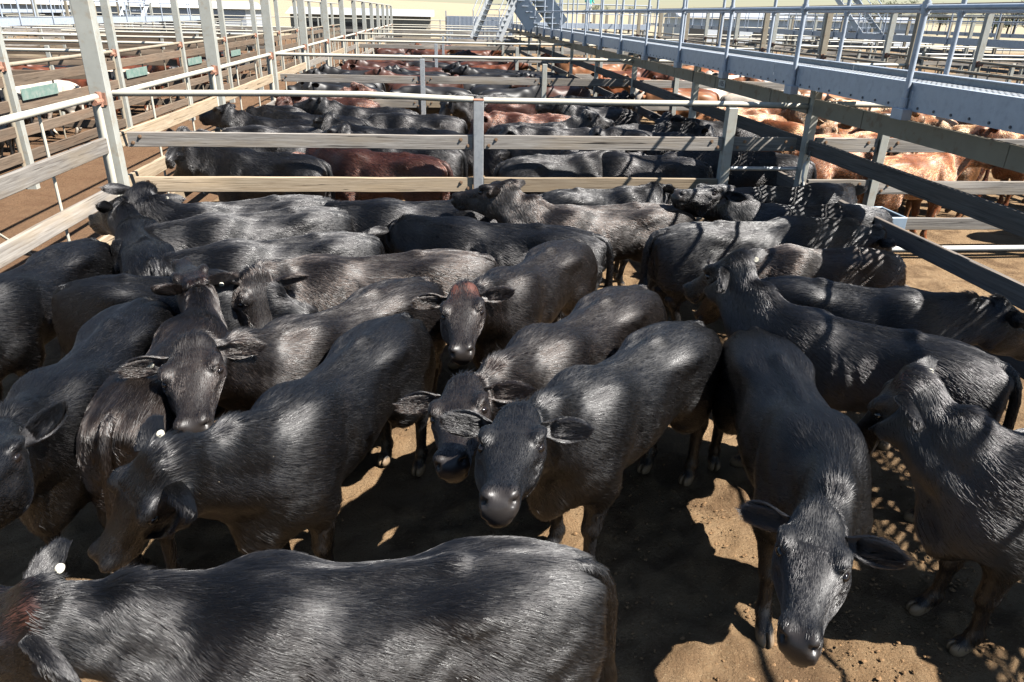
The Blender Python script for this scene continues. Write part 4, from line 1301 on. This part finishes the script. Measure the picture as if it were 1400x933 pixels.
NEARLOG = []
def near_cow(label, t, w, tgt=None, col=(0.0075, 0.007, 0.007), hs=0.0, ls=None, tags='', poll=0.0, fur=1.0, **pose):
    hs = (hs or 1.0) * RNG.uniform(0.90, 0.94)
    A, off, L = place_mat(t, w, hs, ls, RNG.uniform(0.83, 0.92))
    pose.setdefault('tailx', RNG.uniform(-0.05, 0.05))
    pose.setdefault('legs', tuple(RNG.uniform(-9, 9) for _ in range(4)))
    if tgt and 'eL' in tgt and 'eR' in tgt: pose.setdefault('hp', 18)
    if tgt: pose = solve_pose(A, off, tgt, pose)
    T = T_NEAR
    tf = lambda P: P @ A.T + off
    P = tf(pose_points(T.V, pose, T.tail, T.earid))
    root = Thing('cow', label, 'cow', (off[0], off[1], 0), 'black cattle in the near pen')
    loc = root.loc
    mask = T.mask.copy()
    if poll: mask[:, 3] = np.clip(T.poll * poll, 0, 1)
    body = root.part('body', mesh_of(T, P - loc, 'cow_body', mask), loc)
    body.color = (*col, 1)
    # eyes
    for s in (1, -1):
        c = head2rest(0.170, -0.034, s * 0.0905)
        E = c + SPV * np.array([0.022, 0.019, 0.020])
        E = tf(pose_points(E, pose, None, np.full(len(E), 2)))
        e = root.part('eye', mesh_from('eye', E - loc, SPF, 'eye_dark', True), loc)
    # button tag through the ear
    for ch in tags:
        s = 1 if ch == 'L' else -1
        i, j = 6, 5
        a, b = EA[i, j] * (1, s, 1), EB[i, j] * (1, s, 1)
        n = a - b; n = n / np.linalg.norm(n)
        m = MB(); m.tube([a + n * 0.004, a + n * 0.016], 0.006, 8); m.tube([a + n * 0.014, a + n * 0.018], 0.0165, 16); m.tube([b - n * 0.006, b - n * 0.012], 0.0165, 16)
        V = tf(pose_points(np.array(m.v), pose, None, np.full(len(m.v), s)))
        root.part('ear_tag', mesh_from('ear_tag', V - loc, m.f, 'tag_plastic'), loc)
    # coat
    mid = (tf(np.array([[0.3, 0, 1.0]])) - CAMP)[0]; dist = np.linalg.norm(mid)
    n = int(min(170000, 170000 * (2.4 / dist)**0.8) * fur)
    n = min(n, HAIR.n); sel = np.nonzero(HAIR.poll[:n] * poll * 0.8 < HAIR.rnd[:n])[0]; n = len(sel); s3 = (sel[:, None] * 3 + np.arange(3)).ravel()
    hp = tf(pose_points(HAIR.P[sel].reshape(-1, 3), pose, HAIR.tail[s3], HAIR.earid[s3]))
    hair_object('coat', hp - loc, n, 0.0006 * max(1, (dist / 2.4))**0.75, body, MAT['hair'], col)
    NEARLOG.append((label[:40], round(L, 2), round(dist, 1), {k: round(v) for k, v in pose.items() if k in ('ny', 'np', 'hy', 'hp', 'hr', 'earL', 'earR')}))
    return root

BK = (0.0055, 0.0055, 0.0063); BR = (0.009, 0.0068, 0.006)
near_cow('black cow with rusty poll standing side on, one tagged ear raised beside its neighbour', (788, 762), (330, 804), dict(poll=(22, 822), muz=(-110, 935), eR=(112, 725), eL=(112, 872)), BK, tags='R', poll=0.75, np=-18, hp=-5, tailx=0.02)
near_cow('black cow with lowered head and tagged far ear, muzzle behind the side-on cow', (548, 428), (385, 560), dict(poll=(205, 640), muz=(145, 760), eR=(222, 596), eL=(258, 672)), BK, tags='R', np=-20)
near_cow('black cow facing out with tagged ear, resting its muzzle over a neighbour', (575, 378), (390, 455), dict(poll=(258, 462), muz=(268, 596), eL=(358, 488), eR=(150, 528)), BR, tags='R')
near_cow('brownish black cow seen from the tail, looking away with tagged ear', (150, 562), (262, 440), dict(poll=(268, 398), muz=(245, 350), eL=(230, 392), eR=(318, 380)), BR, tags='R', poll=0.4, np=15)
near_cow('black cow by the left gates with head cut off and one ear pricked sideways', (195, 405), (62, 535), dict(poll=(-5, 592), muz=(-60, 700), eL=(66, 570)), BK)
near_cow('black cow with rounded rump pressed against the left gate planks', (120, 325), (-20, 395), None, BK, np=-15)
near_cow('black cow with rump towards the left gates, its head hidden behind a brownish neighbour', (92, 386), (292, 384), None, BK, np=-48, hp=-30)
near_cow('black cow reaching its head towards the tall cream post, tagged ear', (208, 352), (186, 305), dict(poll=(165, 272), muz=(124, 305), eR=(207, 288)), BK, tags='R')
near_cow('black cow at the cross fence with both ears up beside tall cream post', (440, 268), (262, 286), dict(poll=(217, 266), eL=(196, 274), eR=(246, 254), muz=(192, 312)), BK, tags='R', ny=-15, np=-5, hp=-10)
near_cow('sleek black cow side on with its head hidden by the one at the tall post', (462, 284), (285, 303), None, BK, np=-35)
near_cow('black cow side on with shaggy shoulder and hidden head', (500, 319), (312, 340), None, BK, np=-38, fur=1.1)
near_cow('brown tinged cow with head turned outwards, tag in its drooping ear', (655, 345), (425, 362), dict(poll=(365, 382), muz=(370, 462), eL=(432, 384), eR=(288, 408)), BR, tags='R')
near_cow('black cow side on at the cross fence, rump beside the grey middle post', (690, 278), (520, 281), None, BK, np=-25)
near_cow('tall brownish black cow with raised head right in front of the grey middle post', (932, 282), (762, 288), dict(poll=(688, 243), muz=(622, 268)), BR, hs=1.02)
near_cow('black cow mostly hidden along the cross fence, facing the walkway', (742, 264), (862, 262), dict(poll=(893, 254), muz=(930, 266)), BK)
near_cow('black cow with a long hanging tail and stretched low neck', (812, 318), (618, 306), dict(poll=(546, 306), muz=(522, 332)), BK)
near_cow('brownish black cow with a red poll and pale wet nose facing out', (785, 326), (690, 382), dict(poll=(632, 392), muz=(632, 488), eL=(716, 404), eR=(549, 420)), BR, poll=1.3)
near_cow('black cow with its shaded muzzle behind the head of the next one', (875, 388), (738, 470), dict(poll=(632, 522), muz=(617, 640), eL=(716, 540), eR=(528, 562)), BR)
near_cow('sleek black cow facing out with drooping head and pale eyelid', (950, 438), (795, 532), dict(poll=(708, 562), muz=(682, 695), eL=(800, 592), eR=(607, 572)), BK)
near_cow('black cow walking out head on, ears spread wide and one notched', (1035, 445), (1128, 600), dict(poll=(1120, 700), muz=(1090, 888), eL=(1258, 778), eR=(993, 714)), BK, legs=(-16, 10, 14, -12), np=-20, hp=42)
near_cow('black cow with raised head turned away and tagged ear, crossing behind the head-on cow', (1365, 490), (1085, 428), dict(poll=(1000, 348), muz=(945, 398), eR=(1052, 348), eL=(1012, 388)), BK, tags='R', hs=1.03)
near_cow('shaggy necked black cow with rusty poll and tagged ear in the walkway shade', 173, (1400, 608), dict(poll=(1222, 508), muz=(1165, 602), eR=(1302, 468), eL=(1290, 548)), BK, tags='R', poll=0.6, fur=1.2)
near_cow('black cow side on with its dark head turned to the right fence', (1045, 380), (1250, 408), dict(poll=(1372, 412), muz=(1425, 478), eL=(1325, 416)), BK)
near_cow('black cow crossed by handrail shadows with rump towards the middle of the pen', (908, 312), (1098, 306), None, BK, np=-30)
near_cow('brownish cow half in the dotted walkway shade with low hidden head', (1220, 345), (1080, 346), dict(poll=(962, 402), muz=(930, 455)), BR)
near_cow('black cow with raised chin and open eye below the walkway', (1202, 284), (1050, 286), dict(poll=(985, 252), muz=(926, 264), eL=(1024, 278)), BK)
near_cow('black cow in dotted shade beside the trough with a tagged ear', (990, 262), (1130, 258), dict(poll=(1132, 262), muz=(1170, 285)), BK, tags='LR')

# ---- cattle in the other pens share a few posed bodies
FARPOSES = [dict(np=-10, ny=5), dict(np=12, hp=5, ny=-15), dict(np=-28, ny=22, hp=-10), dict(np=4, ny=38, hy=15), dict(np=-18, ny=-30, hy=-15), dict(np=20, hp=10)]
MIDM = []; FARM = []
for p in FARPOSES:
    p = dict(p, legs=(6, -7, -5, 8), tailx=0.03)
    MIDM.append(mesh_of(T_MID, pose_points(T_MID.V, p, T_MID.tail, T_MID.earid), 'cow'))
    FARM.append(mesh_of(T_FAR, pose_points(T_FAR.V, p, T_FAR.tail, T_FAR.earid), 'cow'))
HAIR_MID = make_hair(T_MID, 60000, 5)
MIDC = []
for i, p in enumerate(FARPOSES):
    p = dict(p, legs=(6, -7, -5, 8), tailx=0.03)
    hp = pose_points(HAIR_MID.P.reshape(-1, 3), p, HAIR_MID.tail, HAIR_MID.earid)
    o = hair_object('coat', hp, HAIR_MID.n, 0.0009, None, MAT['hair'], (0, 0, 0)); MIDC.append(o.data); bpy.data.objects.remove(o)
HERD = []
def stock(x, y, hd, col, label, group, mid=True, s=1.0, pose=None):
    i = RNG.randrange(len(FARPOSES)) if pose is None else pose
    o = bpy.data.objects.new('cow', (MIDM if mid else FARM)[i]); COL.objects.link(o)
    o.location = (x, y, 0); o.rotation_euler = (0, 0, hd); o.scale = (s * RNG.uniform(0.95, 1.05), s, s); o.color = (*col, 1)
    tag(o, label, 'cow', group)
    if mid:
        c = bpy.data.objects.new('coat', MIDC[i]); COL.objects.link(c); c.parent = o; c.color = (*col, 1)
    HERD.append((x, y))
    return o
def stock_px(t, w, col, label, group, pose=None):
    a = at(*t, 1.14); b = at(*w, 1.14); hd = math.atan2(b[1] - a[1], b[0] - a[0]); m = (a + b) / 2
    lim = 8.62 if m[1] < 16 else 0                     # keep clear of the cross fence
    sh = max(0.0, lim - min(a[1], b[1])); m = m + np.array([0, sh, 0])
    return stock(m[0] + 0.1 * math.cos(hd), m[1] + 0.1 * math.sin(hd), hd, col, label, group, True, 1.0, pose)

RED = (0.042, 0.015, 0.009); BLK = (0.0075, 0.0073, 0.008)
HEADP = ['', ', raised head', ', lowered head', ', head turned left', ', head turned right', ', head held high']
G2 = 'cattle in the pen behind the front cross fence'
stock_px((425, 232), (300, 226), BLK, 'black cow beside the cream gates in the pen behind the front fence, facing the race', G2, 0)
stock_px((608, 226), (470, 218), (0.035, 0.013, 0.009), 'dark red cow close behind the front cross fence', G2, 4)
for t, w in (((700, 222), (800, 220)), ((985, 226), (835, 222)), ((620, 200), (520, 198)), ((880, 206), (760, 204)), ((1075, 214), (1010, 210)), ((440, 168), (358, 166)), ((482, 162), (420, 160)), ((600, 182), (485, 178)),
             ((645, 160), (525, 160)), ((850, 178), (730, 180)), ((960, 186), (870, 184)), ((690, 190), (620, 186)), ((560, 150), (480, 150)), ((470, 148), (400, 150)), ((860, 150), (800, 150)), ((1030, 170), (950, 168))):
    ip = RNG.randrange(len(FARPOSES)); a_ = at(*w, 1.14)
    wx = 'by the gates' if a_[0] < -1.3 else 'by the middle post' if a_[0] < 1.6 else 'near the walkway'
    fy = (a_[1] - 8.2) / 8; row = 'front row' if fy < 0.2 else 'middle row' if fy < 0.6 else 'back row'
    stock_px(t, w, BLK, f'black cow{HEADP[ip]}, {wx}, {row} behind the front cross fence', G2, ip)
stock_px((792, 158), (690, 160), RED, 'single red cow in the pen behind the front cross fence', G2, 0)

def fill(x0, x1, y0, y1, cols, label, group, mid, step=(1.75, 0.78), miss=0.12, s=1.0, ends=('gate side', 'mid pen', 'walkway side')):
    y = y0
    while y < y1:
        x = x0 + RNG.uniform(0, 0.5)
        while x < x1:
            px, py = x + RNG.uniform(-0.25, 0.25), y + RNG.uniform(-0.12, 0.12)
            if RNG.random() > miss and all((px - a)**2 * 0.35 + (py - b)**2 > 0.36 for a, b in HERD):
                left = RNG.random() < 0.6
                hd = (math.pi if left else 0) + RNG.gauss(0, 0.22)
                c = RNG.choice(cols); i = RNG.randrange(len(FARPOSES))
                k = RNG.uniform(0.75, 1.25)
                wx = ends[min(2, int(3 * (px - x0) / (x1 - x0 + 0.3)))] if px > x0 else ends[0]
                fy = (py - y0) / (y1 - y0); row = 'front row' if fy < 0.25 else 'middle row' if fy < 0.7 else 'back row'
                stock(px, py, hd, tuple(v * k for v in c[0]), f'{c[1]} cow{HEADP[i]}, {wx}, {row} {label}', group, mid, s, i)
            x += step[0]
        y += step[1]
cB = (BLK, 'black'); cR = (RED, 'dark red'); cT = ((0.165, 0.056, 0.021), 'tan'); cO = ((0.085, 0.027, 0.012), 'red'); cW = ((0.45, 0.40, 0.34), 'pale'); cC = ((0.22, 0.10, 0.045), 'fawn')
fill(XL + 1.1, XR - 1.1, 9.2, 15.6, [cB, cB, cB, cB, cR], 'behind the front cross fence', G2, True)
fill(XL + 1.1, XR - 1.1, 17.2, 23.6, [cR, cR, cB, cB, cB], 'behind the second cross fence', 'cattle behind the second cross fence', False, miss=0.2)
fill(XL + 1.1, XR - 1.1, 25.2, 31.6, [cR, cR, cB, cO], 'behind the third cross fence', 'cattle behind the third cross fence', False, step=(1.8, 0.95), miss=0.3)
fill(XL + 1.1, XR - 1.1, 33.4, 39.5, [cR, cO, cT], 'behind the fourth cross fence', 'cattle behind the fourth cross fence', False, step=(1.9, 1.2), miss=0.35)
G3 = 'tan cattle in the pens right of the near walkway'
stock_px((1205, 232), (1345, 222), cT[0], 'smooth tan cow side on behind the white bottom pipe', G3, 1)
stock_px((1185, 178), (1065, 172), cT[0], 'tan cow below the near walkway beside the number plate', G3, 4)
fill(XR + 1.1, XE - 0.9, 9.0, 15.6, [cT, cT, cO, cC], 'in first tan pen', G3, True, miss=0.1, ends=('walkway side', 'mid pen', 'gate side'))
fill(XR + 1.1, XE - 0.9, 17.0, 23.6, [cT, cO, cW, cC], 'in second tan pen', G3, False, miss=0.2, ends=('walkway side', 'mid pen', 'gate side'))
fill(XR + 1.1, XE - 0.9, 25.2, 31.6, [cT, cO, cC], 'in third tan pen', G3, False, miss=0.3, step=(1.9, 1.2), ends=('walkway side', 'mid pen', 'gate side'))
fill(14.2, 17.9, 12.8, 19.5, [cO, cC, cR], 'before the distant right walkway', 'cattle before the distant right walkway', False, miss=0.4, step=(1.9, 1.2), ends=('gate side', 'mid pen', 'walkway side'))
G4 = 'cattle in the pens left of the race'
fill(-12.2, -7.4, 8.6, 11.6, [cB, cB, cB, cB, cR], 'in first pen left of race', G4, True, miss=0.05, step=(1.7, 0.75), ends=('walkway side', 'mid pen', 'gate side'))
fill(-12.2, -7.4, 12.9, 15.6, [cB, cB, cB, cO, cW], 'in second pen left of race', G4, False, miss=0.08, step=(1.7, 0.8), ends=('walkway side', 'mid pen', 'gate side'))
fill(-12.2, -7.4, 17.0, 19.6, [cO, cB, cB, cR, cW], 'in third pen left of race', G4, False, miss=0.08, step=(1.7, 0.8), ends=('walkway side', 'mid pen', 'gate side'))
fill(-12.2, -7.4, 21.0, 23.6, [cB, cO, cW], 'in fourth pen left of race', G4, False, miss=0.08, step=(1.7, 0.8), ends=('walkway side', 'mid pen', 'gate side'))
fill(-12.2, -7.4, 25.2, 31.6, [cB, cO, cR], 'far back left of race', G4, False, miss=0.4, step=(1.8, 1.2), ends=('walkway side', 'mid pen', 'gate side'))
# ------------------------------------------------------------------ crossing platform and the person on it
T = Thing('crossing_platform', 'pale steel platform crossing from the near walkway far down the pens', 'platform', (8.5, 45.0, 0))
for k in range(4): T.part('deck_plank', MB().box(7.2, 0.245, 0.03).mesh('deck_plank', 'galvanised_blue'), (8.5, 44.62 + 0.25 * k, 2.30))
for y in (44.48, 45.5):
    T.part('side_beam', MB().box(7.2, 0.02, 0.25).mesh('side_beam', 'galvanised_blue'), (8.5, y, 2.17))
    pipe_part(T, 'mid_rail', (4.9, y, 2.82), (12.1, y, 2.82), 0.021, 'galvanised_blue', 8)
    pipe_part(T, 'handrail', (4.9, y, 3.31), (12.1, y, 3.31), 0.023, 'galvanised_blue', 8)
    for k in range(5): T.part('handrail_post', stanchion_mesh(False), (4.95 + 1.78 * k, y, 2.05))
for x in (5.2, 8.5, 11.8):
    for y in (44.55, 45.43): T.part('leg', post_mesh(2.1, 0.1, 0.1, 'galvanised'), (x, y, -0.05))

def person():
    vs = 0.014
    lo = np.array([-0.45, -0.35, 0.0]); n = (np.array([0.9, 0.7, 1.85]) / vs).astype(int)
    X = (lo[0] + vs * np.arange(n[0]))[:, None, None]; Y = (lo[1] + vs * np.arange(n[1]))[None, :, None]; Z = (lo[2] - 0.03 + vs * np.arange(n[2]))[None, None, :]
    D = np.full(n, 1.0, np.float32)
    def cone(a, b, ra, rb, k, sy=1.0):
        nonlocal D
        a = np.array(a, float); b = np.array(b, float); ax = b - a
        px, py, pz = X - a[0], Y - a[1], Z - a[2]
        t = np.clip((px * ax[0] + py * ax[1] + pz * ax[2]) / (ax @ ax), 0, 1)
        d = np.sqrt((px - t * ax[0])**2 + ((py - t * ax[1]) / sy)**2 + (pz - t * ax[2])**2) - (ra + (rb - ra) * t)
        D = smin(D, d, k)
    for s in (-1, 1):
        cone((s * 0.095, 0, 0.90), (s * 0.10, 0.01, 0.50), 0.085, 0.062, 0.03); cone((s * 0.10, 0.01, 0.50), (s * 0.10, 0.0, 0.10), 0.06, 0.045, 0.02)
        cone((s * 0.10, 0.0, 0.05), (s * 0.115, -0.15, 0.035), 0.045, 0.035, 0.02)
        cone((s * 0.17, 0, 1.42), (s * 0.26, 0.02, 1.15), 0.052, 0.042, 0.03); cone((s * 0.26, 0.02, 1.15), (s * 0.21, -0.20, 1.04), 0.040, 0.030, 0.02)
        cone((s * 0.21, -0.20, 1.04), (s * 0.19, -0.27, 1.04), 0.032, 0.026, 0.02, 0.8)
        for q in range(4): cone((s * (0.165 + 0.018 * q), -0.27, 1.045), (s * (0.160 + 0.018 * q), -0.335 + 0.008 * abs(q - 1.5), 1.03), 0.010, 0.008, 0.006)
        cone((s * 0.17, -0.25, 1.05), (s * 0.135, -0.29, 1.06), 0.011, 0.009, 0.006)
        cone((s * 0.075, 0.005, 1.625), (s * 0.08, 0.01, 1.665), 0.016, 0.016, 0.01)
    cone((0, 0, 0.93), (0, 0, 1.20), 0.155, 0.145, 0.06, 0.68); cone((0, 0, 1.20), (0, 0, 1.40), 0.145, 0.165, 0.06, 0.65)
    cone((-0.13, 0, 1.43), (0.13, 0, 1.43), 0.06, 0.06, 0.06)
    cone((0, 0, 1.45), (0, -0.01, 1.56), 0.052, 0.05, 0.03); cone((0, 0, 1.67), (0, -0.015, 1.61), 0.092, 0.07, 0.03); cone((0, -0.09, 1.645), (0, -0.105, 1.625), 0.013, 0.014, 0.01)
    V, Q = surface_nets(D, lo - np.array([0, 0, 0.03]), vs); V = relax(V, Q, 1, 0.4)
    hands = V[:, 1] < -0.185
    colr = np.tile((0.62, 0.60, 0.55), (len(V), 1))                           # pale trousers
    colr[V[:, 2] > 0.96] = (0.06, 0.42, 0.36)                                 # teal shirt
    colr[(V[:, 2] > 1.50) | (hands & (V[:, 2] > 0.9))] = (0.42, 0.25, 0.18)   # skin
    colr[V[:, 2] < 0.085] = (0.05, 0.03, 0.02)                                # boots
    me = bpy.data.meshes.new('body'); me.from_pydata(V.tolist(), [], Q.tolist())
    ca = me.attributes.new('cloth', 'FLOAT_COLOR', 'POINT'); ca.data.foreach_set('color', np.concatenate([colr, np.ones((len(V), 1))], 1).astype(np.float32).ravel())
    m, nt, b = nodemat('person_cloth'); g = NT(nt)
    g.l(g.n('ShaderNodeAttribute', attribute_name='cloth').outputs['Color'], b.inputs['Base Color']); b.inputs['Roughness'].default_value = 0.85
    me.materials.append(m); me.shade_smooth()
    p = Thing('person', 'person in a teal shirt and pale trousers standing on the far crossing platform', 'person', (8.55, 45.0, 2.316))
    p.part('body', me, (8.55, 45.0, 2.316), 0.4)
    hat = MB(); hat.tube([(0, 0, 1.70), (0, 0, 1.708)], 0.17, 20); hat.tube([(0, 0, 1.70), (0, 0, 1.79), (0, 0, 1.81)], 0.095, 16)
    p.part('hat', hat.mesh('hat', 'white_plastic'), (8.55, 45.0, 2.316), 0.4)
person()
